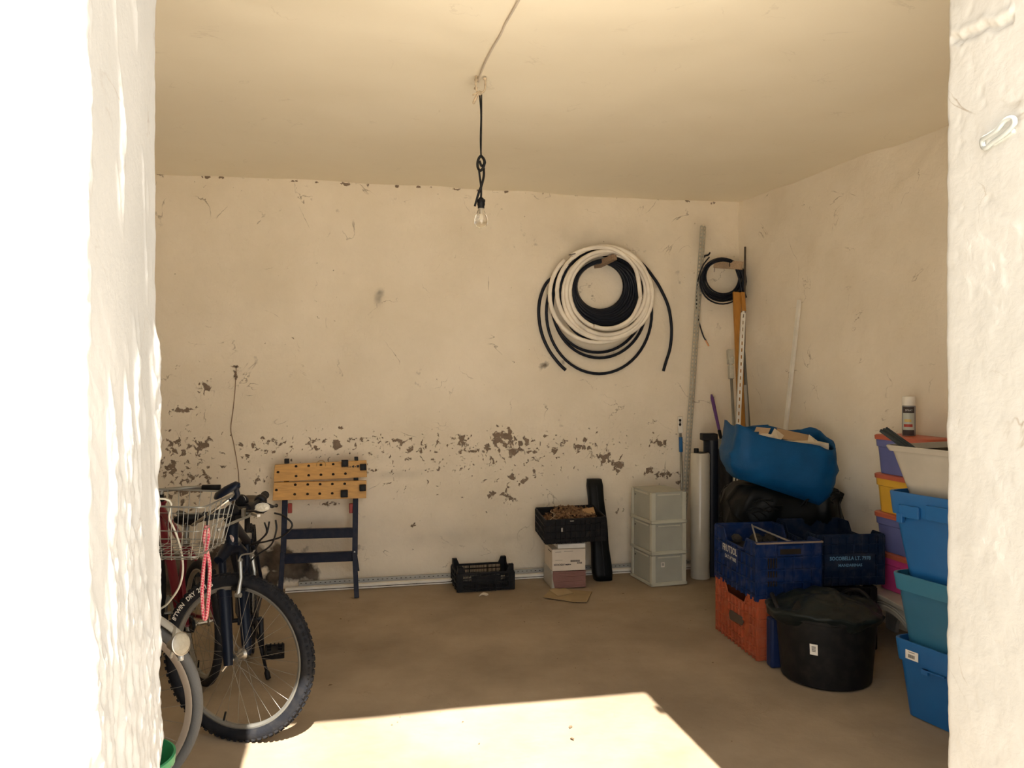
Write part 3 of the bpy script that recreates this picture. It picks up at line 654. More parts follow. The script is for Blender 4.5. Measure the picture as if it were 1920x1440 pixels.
def crate(name, label, loc, ang, W, D, Hh, m, dips=(0, 0, 0, 0), nv=(8, 10), hs=(.08, .15, .22), solid=True, posts=.0, cat='crate', group=None, rx=0, ry=0, wallth=.004):
    """local frame: x along the front (0..W), y away (0..D); the origin is the front left bottom corner"""
    t = thing(name, label, cat, loc, ang, group, rx, ry)
    S = ((V((0, 0, 0)), X_, -Y_, W, nv[0]), (V((0, 0, 0)), Y_, -X_, D, nv[1]), (V((W, 0, 0)), Y_, X_, D, nv[1]), (V((0, D, 0)), X_, Y_, W, nv[0]))
    for i, (o, e, n, ww, k) in enumerate(S):
        mb = MB(); lattice(mb, o, e, n, ww, Hh, k, hs, dip=dips[i], solid=solid, th=wallth); obj('side_panel', mb, m, t)
    mb = MB(); mb.box(0, W, 0, D, .002, .008)
    for i in range(7): mb.box(.01, W-.01, D*(i+.5)/7-.003, D*(i+.5)/7+.003, .008, .014)
    obj('base', mb, m, t)
    for (x, y) in ((0, 0), (W, 0), (0, D), (W, D)):
        mb = MB(); sx = 1 if x == 0 else -1; sy = 1 if y == 0 else -1; hh = Hh+posts
        mb.prism([V((x-sx*.004, y-sy*.004, 0)), V((x+sx*.03, y-sy*.004, 0)), V((x+sx*.03, y+sy*.003, 0)), V((x+sx*.003, y+sy*.003, 0)), V((x+sx*.003, y+sy*.03, 0)), V((x-sx*.004, y+sy*.03, 0))], ZU*hh)
        obj('corner_post', mb, m, t)
    return t
def angd(v): return math.atan2(v.y, v.x)
# orange crate and the lettered blue crate on it
A0 = V((1.212, 3.944, .003)); AU = V((-.15, .9887, 0)); AV = V((.9887, .15, 0)); aang = angd(AV)
oc = crate('orange_crate', 'dusty orange plastic crate on the floor under the lettered blue crate', A0, aang, .33, .50, .296, M_orange, dips=(0, .055, .055, 0), nv=(8, 12), hs=(.02, .06, .11, .16, .20, .255), solid=True)
# hand hole of its side
mb = MB(); mb.prism([V((-.0125, y, z)) for y, z in ((.16, .125), (.30, .115), (.315, .14), (.30, .165), (.16, .168), (.145, .145))], V((.006, 0, 0))); obj('hand_hole', mb, M_brown, oc, label='dark slot in its side')
mb = MB()
for y in (.10, .36): mb.frame(V((-.008, y, .15)), Y_, X_, ZU, .05, .003, .12)
pieces('smooth_plate', mb, M_orange, oc)
bc = crate('blue_crate', 'blue plastic crate with white lettering stacked on the orange crate', A0+V((-.004, .0, .290)), aang, .335, .505, .288, M_blue, dips=(0, .06, .06, 0), nv=(7, 9), hs=(.03, .09, .155, .215), solid=True)
mb = MB(); mb.box(-.012, -.006, .205, .385, .125, .215); obj('name_plate', mb, M_blue, bc)
mb = MB(); text(mb, 'FRUTSOL', .050, lambda x, y: V((-.0125, .295-x*.88, .193+y)), .0008); text(mb, 'S.A.T. Nº 9682', .026, lambda x, y: V((-.0125, .285-x*.88, .152+y)), .0006)
obj('lettering', mb, M_letter, bc, label='white lettering')
mb = MB(); mb.box(.105, .235, -.0125, -.006, .225, .275); obj('grip_plate', mb, M_blue, bc)
mb = MB(); mb.box(.115, .225, -.0135, -.012, .232, .258); obj('grip_slot', mb, M_hole, bc, label='dark grip slot')
mb = MB()
for r_, z0, z1 in ((0, .165, .215), (1, .12, .150), (2, .075, .1)):
    for k in range(4): mb.box(.052+k*.014, .058+k*.014, -.0105, -.006, z0, z1)
pieces('slot', mb, M_hole, bc)
mb = MB(); mb.box(-.006, .345, -.012, .012, .284, .292); obj('front_lip', mb, mat('scuffed_rim', (.20, .15, .12), .8, var=.3), bc, label='scuffed brown rim')
mb = MB(); mb.bar(V((.01, .02, .285)), V((.20, .48, .285)), .006, .010); mb.bar(V((.20, .48, .28)), V((.30, .1, .24)), .005, .008)
obj('folded_strip', mb, mat('worn_edge', (.30, .28, .26), .7), bc)
mb = MB()
for k in range(14):
    c = V((random.uniform(.05, .28), random.uniform(.15, .45), random.uniform(.19, .23))); r = random.uniform(.02, .045)
    mb.lathe(c, V((random.uniform(-1, 1), random.uniform(-1, 1), 1)), [(0, -r*.5), (r*.8, -r*.3), (r, 0), (r*.7, r*.35), (0, r*.45)], 7)
mb.box(.02, .31, .03, .47, .01, .20)
tag(obj('rags', mb, mat('dull_rags', (.035, .032, .03), .9, var=.4), bc, kind='stuff'), 'dark rags filling the lettered blue crate', 'rags') if False else obj('filling', mb, mat('dull_rags', (.035, .032, .03), .9, var=.4), bc, kind='stuff')
# black crate beneath and second blue crate
BV = V((.995, .10, 0)); bang = angd(BV); B0 = V((1.600, 4.085, .003))
crate('black_crate', 'black plastic crate on the floor under the right-hand blue crate', B0, bang, .27, .46, .315, M_black, dips=(0, .05, .05, 0), nv=(9, 12), hs=(.05, .12, .19, .25))
b2 = crate('blue_crate', 'darker blue crate with faint pale lettering beside the stacked coloured boxes', B0+V((-.045, .0, .330)), bang, .36, .46, .255, M_blue2, dips=(0, .05, .05, 0), nv=(9, 12), hs=(.04, .10, .16, .21))
mb = MB(); mb.box(.04, .31, -.0105, -.005, .08, .165); obj('name_plate', mb, M_blue2, b2)
mb = MB(); text(mb, 'SOCOBELLA LT. 7978', .026, lambda x, y: V((.175+x*.9, -.011, .140+y)), .0008); text(mb, 'MANDARINAS', .020, lambda x, y: V((.175+x*1.0, -.011, .105+y)), .0006); obj('lettering', mb, M_letter2, b2, label='pale blue lettering')
mb = MB(); mb.box(.02, .34, .02, .44, .01, .10); obj('filling', mb, M_hole, b2)

# small black crate on the floor
def two(a, b): return angd((b-a).normalized())
s0 = G(859, 1112); s1 = G(963, 1105.5); s0.z = .003
sm = crate('small_crate', 'small low black crate with raised corners standing empty on the floor', s0, two(s0, s1), (s1-s0).length, .26, .115, M_black, nv=(3, 3), hs=(.02, .055, .085), solid=False, posts=.0)
Wc = (s1-s0).length
for (x, y) in ((0, 0), (Wc, 0), (0, .26), (Wc, .26)):
    sx = 1 if x == 0 else -1; sy = 1 if y == 0 else -1; mb = MB()
    mb.prism([V((x, y, .11)), V((x+sx*.055, y, .11)), V((x+sx*.03, y, .165)), V((x, y, .165))], V((0, sy*.006, 0))); mb.prism([V((x, y, .11)), V((x, y+sy*.06, .11)), V((x, y+sy*.035, .165)), V((x, y, .165))], V((sx*.006, 0, 0))); mb.box(min(x, x+sx*.03), max(x, x+sx*.03), min(y, y+sy*.03), max(y, y+sy*.03), .158, .165)
    obj('raised_corner', mb, M_black, sm)
mb = MB()
for i in range(40):
    x = Wc*(i+.5)/40
    for y in (.0, .26): mb.box(x-.0022, x+.0022, y-.002, y+.002, .0, .115)
for i in range(28):
    y = .26*(i+.5)/28
    for x in (0, Wc): mb.box(x-.002, x+.002, y-.0022, y+.0022, 0, .115)
obj('vertical_bars', mb, M_black, sm)
mb = MB(); mb.box(.09, Wc-.09, -.004, .0, .06, .10); mb.box(0, .02, -.003, .0, 0, .115); mb.box(Wc-.02, Wc, -.003, 0, 0, .115); obj('front_plate', mb, M_black, sm)

# pink bundle, white carton, lid, black leaf crate
k0 = G(1036, 1105); k0.z = 0; kx = V((.985, .17, 0)); ky = V((-.17, .985, 0)); ka = angd(kx)
pkt = thing('pink_paper_stack', 'stack of thin reddish folders in torn plastic wrap under the white carton', 'paper stack', k0+V((0, 0, .004)), ka)
mb = MB()
for i in range(16): z = .0068*i+.002; j = random.uniform(-.0025, .0025); mb.box(.0+j, .225+j, .0+j, .235, z, z+.0052)
pieces('folder', mb, M_pink, pkt)
mb = MB(); mb.loft([[V((-.008, .0, z)), V((-.004, -.012+.02*abs(z-.05)*4, z)), V((.012-z*.2, -.014, z)), V((.010-z*.2, -.011, z)), V((0, -.006, z)), V((-.002, .24, z)), V((-.008, .24, z))] for z in (0, .03, .06, .09, .118)]); obj('torn_wrap', mb, M_tape, pkt)
ct_ = thing('white_carton', 'white cardboard carton with small dark print, standing on the reddish paper stack', 'box', k0+V((-.002, .002, .118)), ka)
mb = MB(); mb.box(0, .225, 0, .24, 0, .142); obj('carton_body', mb, M_cwhite, ct_, bevel=.002)
mb = MB()
for (x, z, s_, wd) in ((.155, .062, 'IIIIIIIIIIIIII', .016), (.045, .040, 'XOOSX', .017), (.105, .042, 'Legajos', .013), (.185, .048, 'IIXIII', .015)):
    text(mb, s_, wd, (lambda x, z: (lambda a, b: V((x+a*1.15, -.0012, z+b))))(x, z), .0006)
mb.box(.02, .06, -.0012, 0, .124, .126); mb.box(.08, .14, -.0012, 0, .127, .1285); mb.box(.02, .07, -.0012, 0, .07, .0712)
obj('carton_print', mb, M_print, ct_)
mb = MB(); mb.box(-.0015, 0, .03, .12, .118, .123); obj('side_print', mb, M_print, ct_)
ld = thing('shallow_tray', 'narrow white shallow tray lying on the white carton under the black crate', 'tray', k0+V((.035, .01, .263)), ka)
mb = MB(); mb.box(0, .19, 0, .20, 0, .032); obj('tray_body', mb, M_white, ld, bevel=.005)
lc = crate('leaf_crate', 'black crate heaped with dry brown leaves balanced on the white carton', V((.222, 5.215, .305)), angd(V((.985, .16, 0))), .40, .33, .155, M_black, nv=(12, 10), hs=(.03, .075, .12), rx=math.radians(4.5), ry=math.radians(-1.5))
mb = MB(); mb.box(.01, .39, .01, .32, .01, .09)
for k in range(800):
    x = random.uniform(.03, .36); y = random.uniform(.04, .30); hh = .145+.025*math.exp(-((x-.2)/.12)**2)+random.uniform(-.03, .012)
    if x < .09: hh -= .03
    c = V((x, y, hh)); a = V((random.uniform(-1, 1), random.uniform(-1, 1), random.uniform(-.6, .6))).normalized(); b = a.orthogonal().normalized(); r = random.uniform(.006, .016); n_ = a.cross(b)
    mb.add([c-a*r, c+b*r*.6+n_*.004, c+a*r, c-b*r*.6+n_*.004], [(0, 1, 2), (0, 2, 3)])
obj('dry_leaves', mb, M_leaf, lc, kind='stuff', label='heap of dry brown leaves')
mb = MB(); mb.sheet([V((.27, .09, .15)), V((.36, .10, .158)), V((.365, .17, .185)), V((.285, .16, .178))], .003, V((0, -.4, .9)).normalized()); obj('card_scrap', mb, mat('brown_card', (.40, .25, .12), .85), lc, label='piece of brown card')
mb = MB(); mb.tube(crv([V((.03, .05, .14)), V((.07, .06, .175)), V((.05, .10, .19)), V((.09, .12, .165)), V((.06, .04, .16)), V((.10, .03, .15))], 6), .0012, 4); obj('dry_twig', mb, M_rope, lc)
mb = MB(); mb.box(.10, .11, -.010, -.006, .08, .105); mb.box(.16, .185, -.010, -.006, .145, .150); pieces('scuff_mark', mb, M_grey, lc)
# cardboard on the floor
pc = [G(1010, 1118), G(1035, 1104), G(1108, 1112), G(1112, 1121), G(1100, 1133), G(1082, 1133), G(1078, 1130)]
mb = MB(); mb.prism([p+ZU*.006 for p in (G(1018, 1122), G(1036, 1105), G(1110, 1112), G(1100, 1131), G(1078, 1131))], ZU*.004)
cs = thing('cardboard_sheet', 'torn flat piece of brown cardboard on the floor before the paper stack', 'cardboard', G(1060, 1120))
obj('sheet', mb, mat('floor_card', (.33, .24, .13), .85), cs, True); mb = MB(); mb.prism([p+ZU*.012 for p in (G(1030, 1110), G(1060, 1107), G(1075, 1116), G(1046, 1122))], ZU*.003); obj('torn_flap', mb, mat('floor_card2', (.40, .30, .17), .85), cs, True)

# black bag leaning
bg0 = WP(1130, 1088, .24); bg0.z = .004; bg1 = WP(1114, 898, .06)
lb = thing('long_black_case', 'long narrow black fabric case leaning upright on the wall beside the leaf crate', 'case', bg0)
dd = (bg1-bg0); rings = []
for i in range(15):
    t = i/14; c = bg0+dd*t; w0 = .066-.012*t+.003*math.sin(t*14); w1 = .05-.008*t
    if t == 0: w0 *= .92
    if t > .96: w0 *= .9; w1 *= .8
    rings.append([c+E1*(w0*(abs(math.cos(a))**.5)*(1 if math.cos(a) > 0 else -1))+N1*(w1*(abs(math.sin(a))**.5)*(1 if math.sin(a) > 0 else -1)) for a in [2*PI*k/16 for k in range(16)]])
mb = MB(); mb.loft(rings); obj('case_body', mb, M_blackbag, lb, True, True)
mb = MB(); mb.tube([bg0.lerp(bg1, .05)+N1*.052, bg0.lerp(bg1, .95)+N1*.045], .003, 5); obj('zip', mb, M_black, lb, True)

# three frosted boxes
f0 = G(1222, 1103); f1 = G(1292, 1097); f2 = G(1181, 1079)
fx = (f1-f0).normalized(); fa = angd(fx); FW = (f1-f0).length-.01; FD = .33; FH = .207
def frost(label, z):
    t = thing('frosted_box', label, 'storage box', f0+V((.0, .012, z)), fa, 'frosted boxes stacked by the perforated angle')
    mb = MB(); ins = .012; T = .003
    for (x0, x1, y0, y1) in ((ins, FW-ins, ins, ins+T), (ins, FW-ins, FD-ins-T, FD-ins), (ins, ins+T, ins, FD-ins), (FW-ins-T, FW-ins, ins, FD-ins)): mb.box(x0, x1, y0, y1, .02, FH)
    mb.box(ins, FW-ins, ins, FD-ins, FH-T, FH); obj('box_body', mb, M_frost, t)
    mb = MB()
    mb.box(0, FW, 0, .014, 0, .018); mb.box(0, FW, FD-.014, FD, 0, .018); mb.box(0, .014, 0, FD, 0, .018); mb.box(FW-.014, FW, 0, FD, 0, .018)
    mb.box(.004, FW-.004, .004, .012, .018, .024)
    obj('rim', mb, M_frostdk, t, bevel=.002)
    for x in (.006, FW-.034):
        mb = MB(); mb.box(x, x+.028, .004, .013, .02, FH-.004); obj('corner_rib', mb, M_frostdk, t, bevel=.002)
    for y in (.006, FD-.034):
        mb = MB(); mb.box(.004, .013, y, y+.028, .02, FH-.004); obj('corner_rib', mb, M_frostdk, t, bevel=.002)
    mb = MB(); mb.box(.007, .0118, .06, FD-.06, FH-.022, FH-.012); mb.box(.05, FW-.05, .007, .0118, FH-.022, FH-.014); obj('moulded_strip', mb, M_frostdk, t)
    mb = MB(); mb.lathe(V((.0108, FD-.06, FH-.045)), X_*-1, [(0, 0), (.006, 0), (.006, -.002)], 10); obj('rivet', mb, M_rubber, t)
    mb = MB(); mb.box(.03, FW-.04, .03, FD-.04, .006, random.uniform(.07, .12)); obj('contents', mb, mat('box_contents', (.22, .21, .20), .8, var=.3, vs=20), t, label='greyish contents seen through the wall')
    return t
frost('lowest frosted plastic box, standing on the floor below two others', .004)
frost('middle frosted plastic box of the stack of three', .004+FH+.001)
fb = frost('topmost frosted plastic box of the stack of three', .004+2*(FH+.001))
mb = MB(); p_ = f0+fx*.085+V((0, .012, 0)); mb.frame(p_+ZU*.145+V((.0, .006, 0)), fx, N1, ZU, .026, .003, .032); 
tag(obj('sticker', mb, M_white), 'small white sticker with a dark code on the lowest frosted box', 'sticker')
mb = MB()
for k in range(5): mb.frame(p_+ZU*(.139+.004*k)+V((.0, .006, 0))+N1*.002, fx, N1, ZU, .016-.002*(k % 2), .0008, .002)
obj('sticker_print', mb, M_print, bpy.data.objects['sticker'])

# rolls
def roll(name, label, cx_, cy_, r, h, m, cat='roll'):
    return thing(name, label, cat, V((cx_, cy_, .004)))
gr = roll('white_roll', 'tall off-white plastic film roll with black core plug beside the frosted boxes', 1.305, 5.545, .066, .87, M_tape)
mb = MB(); mb.lathe(V((0, 0, 0)), ZU, [(0, 0), (.064, 0), (.066, .01), (.066, .855), (.060, .865), (.02, .866), (0, .866)], 32); obj('film', mb, mat('offwhite_film', (.50, .47, .40), .28, var=.05, coat=.3), gr, smooth=True, auto=40)
mb = MB(); mb.lathe(V((-.03, -.01, .866)), ZU, [(.017, 0), (.017, .03), (.013, .032), (0, .030)], 16); mb.lathe(V((0, 0, .866)), ZU, [(0, 0), (.045, .001), (.045, .004), (0, .006)], 20); obj('core_plug', mb, M_black, gr, smooth=True, auto=40)
br_ = roll('black_roll', 'tall black plastic roll with a black cap standing behind the white roll', 1.405, 5.62, .06, .98, M_black)
mb = MB(); mb.lathe(V((0, 0, 0)), ZU, [(0, 0), (.060, 0), (.060, .95), (0, .952)], 28); obj('film', mb, M_pipe, br_, smooth=True, auto=40)
mb = MB(); mb.box(-.075, .03, -.05, .05, .945, .995); obj('cap', mb, M_black, br_, bevel=.006)
b3 = roll('black_roll', 'tall black roll sealed with grey tape at its top next to the blue bag', 1.475, 5.45, .065, .97, M_black)
mb = MB(); mb.lathe(V((0, 0, 0)), ZU, [(0, 0), (.068, 0), (.068, .96), (0, .962)], 28); obj('film', mb, M_black, b3, smooth=True, auto=40)
mb = MB(); mb.lathe(V((0, 0, 0)), ZU, [(.0695, .90), (.0695, .966), (.05, .968), (0, .97)], 28); obj('tape_cap', mb, mat('dark_tape', (.15, .15, .13), .35), b3, smooth=True, auto=40)

# ================================================================ black sacks and the blue bag
def sack(name, mb, c, rx, ry, zs, prof, m, parent, seed, amp=.02, sq=.6, cap1=True, seg=40, tilt=0, freq=9, world=True):
    rings = []
    for z, k, dx in zip(zs, prof, [tilt*(i/(len(zs)-1)) for i in range(len(zs))]):
        ring = []
        for j in range(seg):
            a = 2*PI*j/seg; ca, sa = math.cos(a), math.sin(a)
            x = abs(ca)**sq*(1 if ca > 0 else -1); y = abs(sa)**sq*(1 if sa > 0 else -1)
            p = c+V((x*rx*k+dx, y*ry*k, z)); q = V((p.x*freq, p.y*freq, p.z*freq*1.3+seed))
            nn_ = noise.noise_vector(q)*amp+noise.noise_vector(q*2.7)*(amp*.45); ring.append(p+nn_)
        rings.append(ring)
    mb.loft(rings, True, cap1)
stand = thing('black_bin', 'black plastic bin standing behind the blue crates under a full black sack', 'bin', V((1.60, 4.86, .004)))
mb = MB(); rings = []
for (r_, z) in ((.25, 0), (.26, .01), (.29, .45), (.305, .455), (.305, .47), (.28, .47), (.28, .40), (.25, .02)): rings.append([V((r_*1.05*math.cos(2*PI*k/32), r_*.72*math.sin(2*PI*k/32), z)) for k in range(32)])
mb.loft(rings); obj('bin_body', mb, M_black, stand, smooth=True, auto=40)
bs = thing('black_sack', 'shiny black plastic sack slumped under the big blue bag', 'bag', V((1.60, 4.82, .46)))
mb = MB(); zs = [.0, .03, .09, .16, .22, .27, .30]; sack('s', mb, V((1.60, 4.80, .465)), .33, .24, zs, [.70, .86, .98, 1.02, 1.0, .92, .6], M_blackbag, bs, 3, .055, .6, tilt=.02, freq=8, seg=90)
obj('sack_body', mb, M_blackbag, bs, True, True)
mb = MB()
for k in range(9):
    a = P(random.uniform(1400, 1440), random.uniform(930, 965), 4.52); b = a+V((random.uniform(.05, .12), .0, random.uniform(-.05, .03))); mb.tube(crv([a, a.lerp(b, .5)+ZU*.012, b], 4), .004, 5)
    a = P(random.uniform(1500, 1560), random.uniform(920, 960), 4.55); b = a+V((random.uniform(.03, .07), .0, random.uniform(.0, .06))); mb.tube(crv([a, a.lerp(b, .5)+ZU*.012, b], 4), .004, 5)
pieces('fold_ridge', mb, M_blackbag, bs, True, smooth=True)
bb = thing('blue_bag', 'large bright blue woven carrier bag full of paper scraps on the black sack', 'bag', V((1.56, 4.70, .76)))
def br_pt(a, t):
    """t 0 bottom .. 1 rim"""
    ca, sa = math.cos(a), math.sin(a); x = abs(ca)**.38*(1 if ca > 0 else -1); y = abs(sa)**.38*(1 if sa > 0 else -1)
    k = [.80, .98, 1.0, .97, .93][min(4, int(t*4))]*(1-(t*4 % 1))+[.80, .98, 1.0, .97, .93, .93][min(5, int(t*4)+1)]*(t*4 % 1)
    cx_ = 1.555+(.01 if t > .5 else 0); X = cx_+x*.312*k
    zb = .745-.075*x-.02*y*0; zt = 1.055-.035*x+.055*(y > 0)*abs(y)+.035*math.sin(a*2+.6)
    return V((X, 4.70+y*.19*k, zb*(1-t)+zt*t))
mb = MB(); rings = []; sg = 72
for i in range(15):
    t = i/14; ring = []
    for j in range(sg):
        p = br_pt(2*PI*j/sg, t); q = V((p.x*5, p.y*5, p.z*6+9)); p = p+noise.noise_vector(q)*.020+noise.noise_vector(q*2.9)*.012+noise.noise_vector(q*7)*.004; ring.append(p)
    rings.append(ring)
outer = rings
inner = [[p+V(((1.555-p.x)*.03, (4.70-p.y)*.04, -.002)) for p in r] for r in rings[::-1][:7]]
mb.loft(outer+inner, True, True); obj('bag_body', mb, M_bluebag, bb, True, True)
mb = MB(); lip = []
top = outer[-1]
for j in range(8, 42):                        # turned-up back flap
    pass
q = [P(1380, 812, 4.86), P(1388, 803, 4.88), P(1410, 798, 4.9), P(1440, 796, 4.9), P(1445, 808, 4.88), P(1425, 815, 4.86), P(1400, 822, 4.85), P(1382, 828, 4.85)]
mb.prism(q, V((0, -.006, .0))); mb.prism([p+V((0, -.08, -.005)) for p in (P(1372, 822, 4.8), P(1388, 806, 4.8), P(1415, 806, 4.8), P(1412, 822, 4.8), P(1390, 836, 4.8))], V((.0, -.006, 0)))
pieces('folded_flap', mb, M_bluebag, bb, True)
mb = MB(); mb.tube(crv([P(1545, 848, 4.6), P(1556, 850, 4.58), P(1556, 880, 4.58), P(1552, 910, 4.6)], 6), .010, 6); mb.bar(P(1540, 835, 4.66), P(1553, 838, 4.62), .05, .004); obj('bag_handle', mb, M_bluebag, bb, True)
mb = MB(); p = P(1480, 850, 4.72); mb.frame(V((1.56, 4.70, .96)), X_, Y_, ZU, .50, .26, .12); obj('bag_load', mb, M_cardlt, bb, True)
def scrap(pts, m, label, name='paper_scrap', th=.003):
    n_ = (pts[1]-pts[0]).cross(pts[2]-pts[0]).normalized(); o = obj(name, MB().sheet(pts, th, n_), m); tag(o, label, 'paper' if 'paper' in name else 'cardboard', 'scraps sticking out of the blue bag'); return o
scrap([P(1440, 826, 4.68), P(1452, 803, 4.74), P(1470, 817, 4.72), P(1462, 828, 4.66)], M_cardlt, 'pale folded carton corner sticking up at the middle of the blue bag', 'carton_scrap')
scrap([P(1464, 822, 4.76), P(1456, 803, 4.82), P(1518, 816, 4.84), P(1519, 830, 4.76)], M_card, 'wide brown cardboard flap along the back rim of the blue bag', 'carton_scrap')
scrap([P(1513, 832, 4.66), P(1517, 815, 4.72), P(1534, 828, 4.70), P(1534, 838, 4.64)], M_cardlt, 'pale carton corner at the right rim of the blue bag', 'carton_scrap')
scrap([P(1413, 812, 4.72), P(1418, 801, 4.78), P(1445, 803, 4.80), P(1440, 814, 4.72)], mat('tan_card', (.52, .38, .26), .85), 'rounded tan cardboard piece behind the crumpled paper in the blue bag', 'carton_scrap')
def crumple(c, r, seed, m, label):
    mb = MB(); rings = []
    for i in range(9):
        th = PI*i/8; rings.append([c+V((math.cos(2*PI*k/14)*math.sin(th)*r*1.8, math.sin(2*PI*k/14)*math.sin(th)*r, math.cos(th)*r*.62))*(1)+noise.noise_vector(V((k*1.3, i*1.7, seed)))*r*.35*math.sin(th) for k in range(14)])
    mb.loft(rings); return tag(obj('crumpled_paper', mb, m), label, 'paper', 'scraps sticking out of the blue bag')
crumple(P(1402, 822, 4.60), .042, 1, M_cardlt, 'crumpled pale paper at the left rim of the blue bag')
crumple(P(1432, 820, 4.60), .036, 5, M_cwhite, 'crumpled whitish paper beside the pale carton corner in the blue bag')

# ================================================================ black flexible tub with sack
TB = V((1.470, 3.75, .004))
tub = thing('black_tub', 'round black flexible tub with a white code sticker on the floor before the crates', 'tub', TB)
mb = MB(); R0, R1, TH = .200, .236, .325
mb.lathe(V((0, 0, 0)), ZU, [(0, 0), (R0-.01, 0), (R0, .008), (R1-.012, TH-.03), (R1-.002, TH-.026), (R1, TH), (R1-.012, TH+.002), (R1-.02, TH-.03), (R0-.008, .02), (0, .014)], 56)
obj('tub_body', mb, mat('tub_rubber', (.006, .006, .007), .5, dust=.03), tub, smooth=True, auto=40)
for s_ in (-1, 1):
    mb = MB(); a0 = .18 if s_ > 0 else PI-.55
    c_ = [V((math.cos(a)*(R1+.004), math.sin(a)*(R1+.004), TH+.045*math.sin((a-a0)/.75*PI)-.003)) for a in [a0+.75*k/12 for k in range(13)]]
    mb.tube(c_, .010, 8); obj('handle', mb, M_black, tub, smooth=True)
stc = thing('sticker', 'small white sticker with printed code on the black tub', 'sticker', TB)
a = math.radians(236); dr = V((math.cos(a), math.sin(a), 0)); tg = V((-dr.y, dr.x, 0)); upv = (ZU*1+dr*.15).normalized(); c_ = TB+dr*(R0+(R1-R0)*.60+.003)+ZU*.185
mb = MB(); mb.frame(c_, tg, dr, upv, .034, .002, .050); obj('label_paper', mb, M_white, stc, True)
mb = MB()
for k in range(6): mb.frame(c_+dr*.0013+upv*(-.008+.0045*k), tg, dr, upv, .018, .0008, .0022)
obj('label_print', mb, M_print, stc, True)
ts = thing('black_sack', 'crumpled black sack bulging out of the round tub', 'bag', TB+V((0, 0, .3)))
mb = MB(); rings = []
for i in range(16):
    t = i/15; r_ = [.205, .235, .25, .255, .245, .235, .215, .2, .18, .16, .14, .11, .085, .06, .035, .012][i]; z = [.25, .29, .315, .325, .33, .335, .34, .345, .352, .36, .367, .373, .378, .38, .382, .382][i]
    ring = []
    for k in range(64):
        a = 2*PI*k/64; p = V((math.cos(a)*r_-.01, math.sin(a)*r_, z)); q = V((p.x*7, p.y*7, p.z*6+2)); p = p+noise.noise_vector(q)*.028+noise.noise_vector(q*2.8)*.016
        ring.append(TB+p)
    rings.append(ring)
mb.loft(rings); obj('sack_body', mb, mat('sack_green_black', (.008, .012, .012), .45, bump=.5, bs=30), ts, True, True)
mb = MB(); q = [TB+V(v) for v in ((-.20, -.12, .335), (-.02, -.16, .355), (.03, -.13, .365), (-.02, -.09, .37), (-.15, -.05, .36))]; mb.prism(q, V((.0, .004, .006))); obj('sack_fold', mb, M_blackbag, ts, True)
bt = thing('dark_blue_bottle', 'dark blue plastic canister squeezed between the orange crate and black tub', 'canister', V((1.315, 3.905, .12)))
mb = MB(); mb.frame(G(1457, 1236).lerp(G(1457, 1236), 0)*0+V((1.272, 3.865, .125)), AV, AU, ZU, .07, .06, .24); obj('canister_body', mb, mat('navy_plastic', (.010, .020, .07), .4), bt, True, bevel=.012)

# ================================================================ coloured boxes on the grey stool
ps = thing('step_stool', 'pale grey plastic step with arched side under the coloured boxes', 'stool', V((1.90, 3.75, .004)), math.atan2(-.15, 1)*0)
sx = V((.0, .0, 0)); SE = V((-.1, .995, 0)); SN = V((-.995, -.1, 0))
# side wall with arch facing the tub, top slab
so_ = V((1.955, 3.72, .004)); SL, SH = .72, .245
mb = MB(); arch = []
pts = [so_, so_+SE*.08]+[so_+SE*(SL/2-.27*math.cos(a))+ZU*(.20*math.sin(a)) for a in [PI*k/14 for k in range(15)]]+[so_+SE*(SL-.08), so_+SE*SL, so_+SE*SL+ZU*SH, so_+ZU*SH]
mb.prism(pts, -SN*.02); mb.prism([p-SN*.20 for p in pts], -SN*.02)
obj('side_frame', mb, M_grey, ps, True)
mb = MB(); mb.frame(so_+SE*(SL/2)+ZU*(SH+.0125)-SN*.11, SE, SN, ZU, SL+.04, .25, .025); obj('seat', mb, M_grey, ps, True, bevel=.006)
mb = MB()
for r_ in (.30, .32): mb.tube([so_+SE*(SL/2-r_*math.cos(a))+ZU*(r_*.74*math.sin(a))+SN*.003 for a in [PI*k/24 for k in range(25)]], .006, 6)
obj('arch_rib', mb, M_grey, ps, True, True)
CBO = V((2.03, 3.97, .278)); cba = math.radians(14)
def cbox(z, h, m, label, w_=.195, d_=.36, name='storage_box'):
    t = thing(name, label, 'storage box', CBO+ZU*z, cba, 'coloured boxes with orange lids')
    def rr(x0, x1, y0, y1, r, z, bow=0):
        out = []
        for (cx_, cy_, a0) in ((x1-r, y1-r, 0), (x0+r, y1-r, PI/2), (x0+r, y0+r, PI), (x1-r, y0+r, 1.5*PI)):
            for k in range(6): a = a0+PI/2*k/5; out.append(V((cx_+r*math.cos(a), cy_+r*math.sin(a), z)))
        return out
    mb = MB(); mb.loft([rr(.018, w_-.018, .018, d_-.018, .05, 0), rr(.008, w_-.008, .008, d_-.008, .05, h*.68), rr(.002, w_-.002, .002, d_-.002, .05, h*.70), rr(.0, w_, .0, d_, .05, h-.022)]); obj('box_body', mb, m, t, smooth=True, auto=35)
    mb = MB(); mb.loft([rr(-.006, w_+.006, -.006, d_+.006, .055, h-.024), rr(-.007, w_+.007, -.007, d_+.007, .055, h-.004), rr(.0, w_, .0, d_, .05, h)]); obj('lid', mb, M_oranget, t, smooth=True, auto=35, label='orange-red lid')
    return t
cbox(0, .198, M_pinkbox, 'pink storage box with orange lid, lowest of the coloured boxes')
cbox(.20, .204, M_purple, 'violet-blue storage box with orange lid between the pink and yellow ones')
cbox(.406, .202, M_yellow, 'yellow storage box with orange lid under the milky tub rim')
cbox(.61, .205, M_purple, 'topmost violet storage box, its orange lid carrying the spray can')
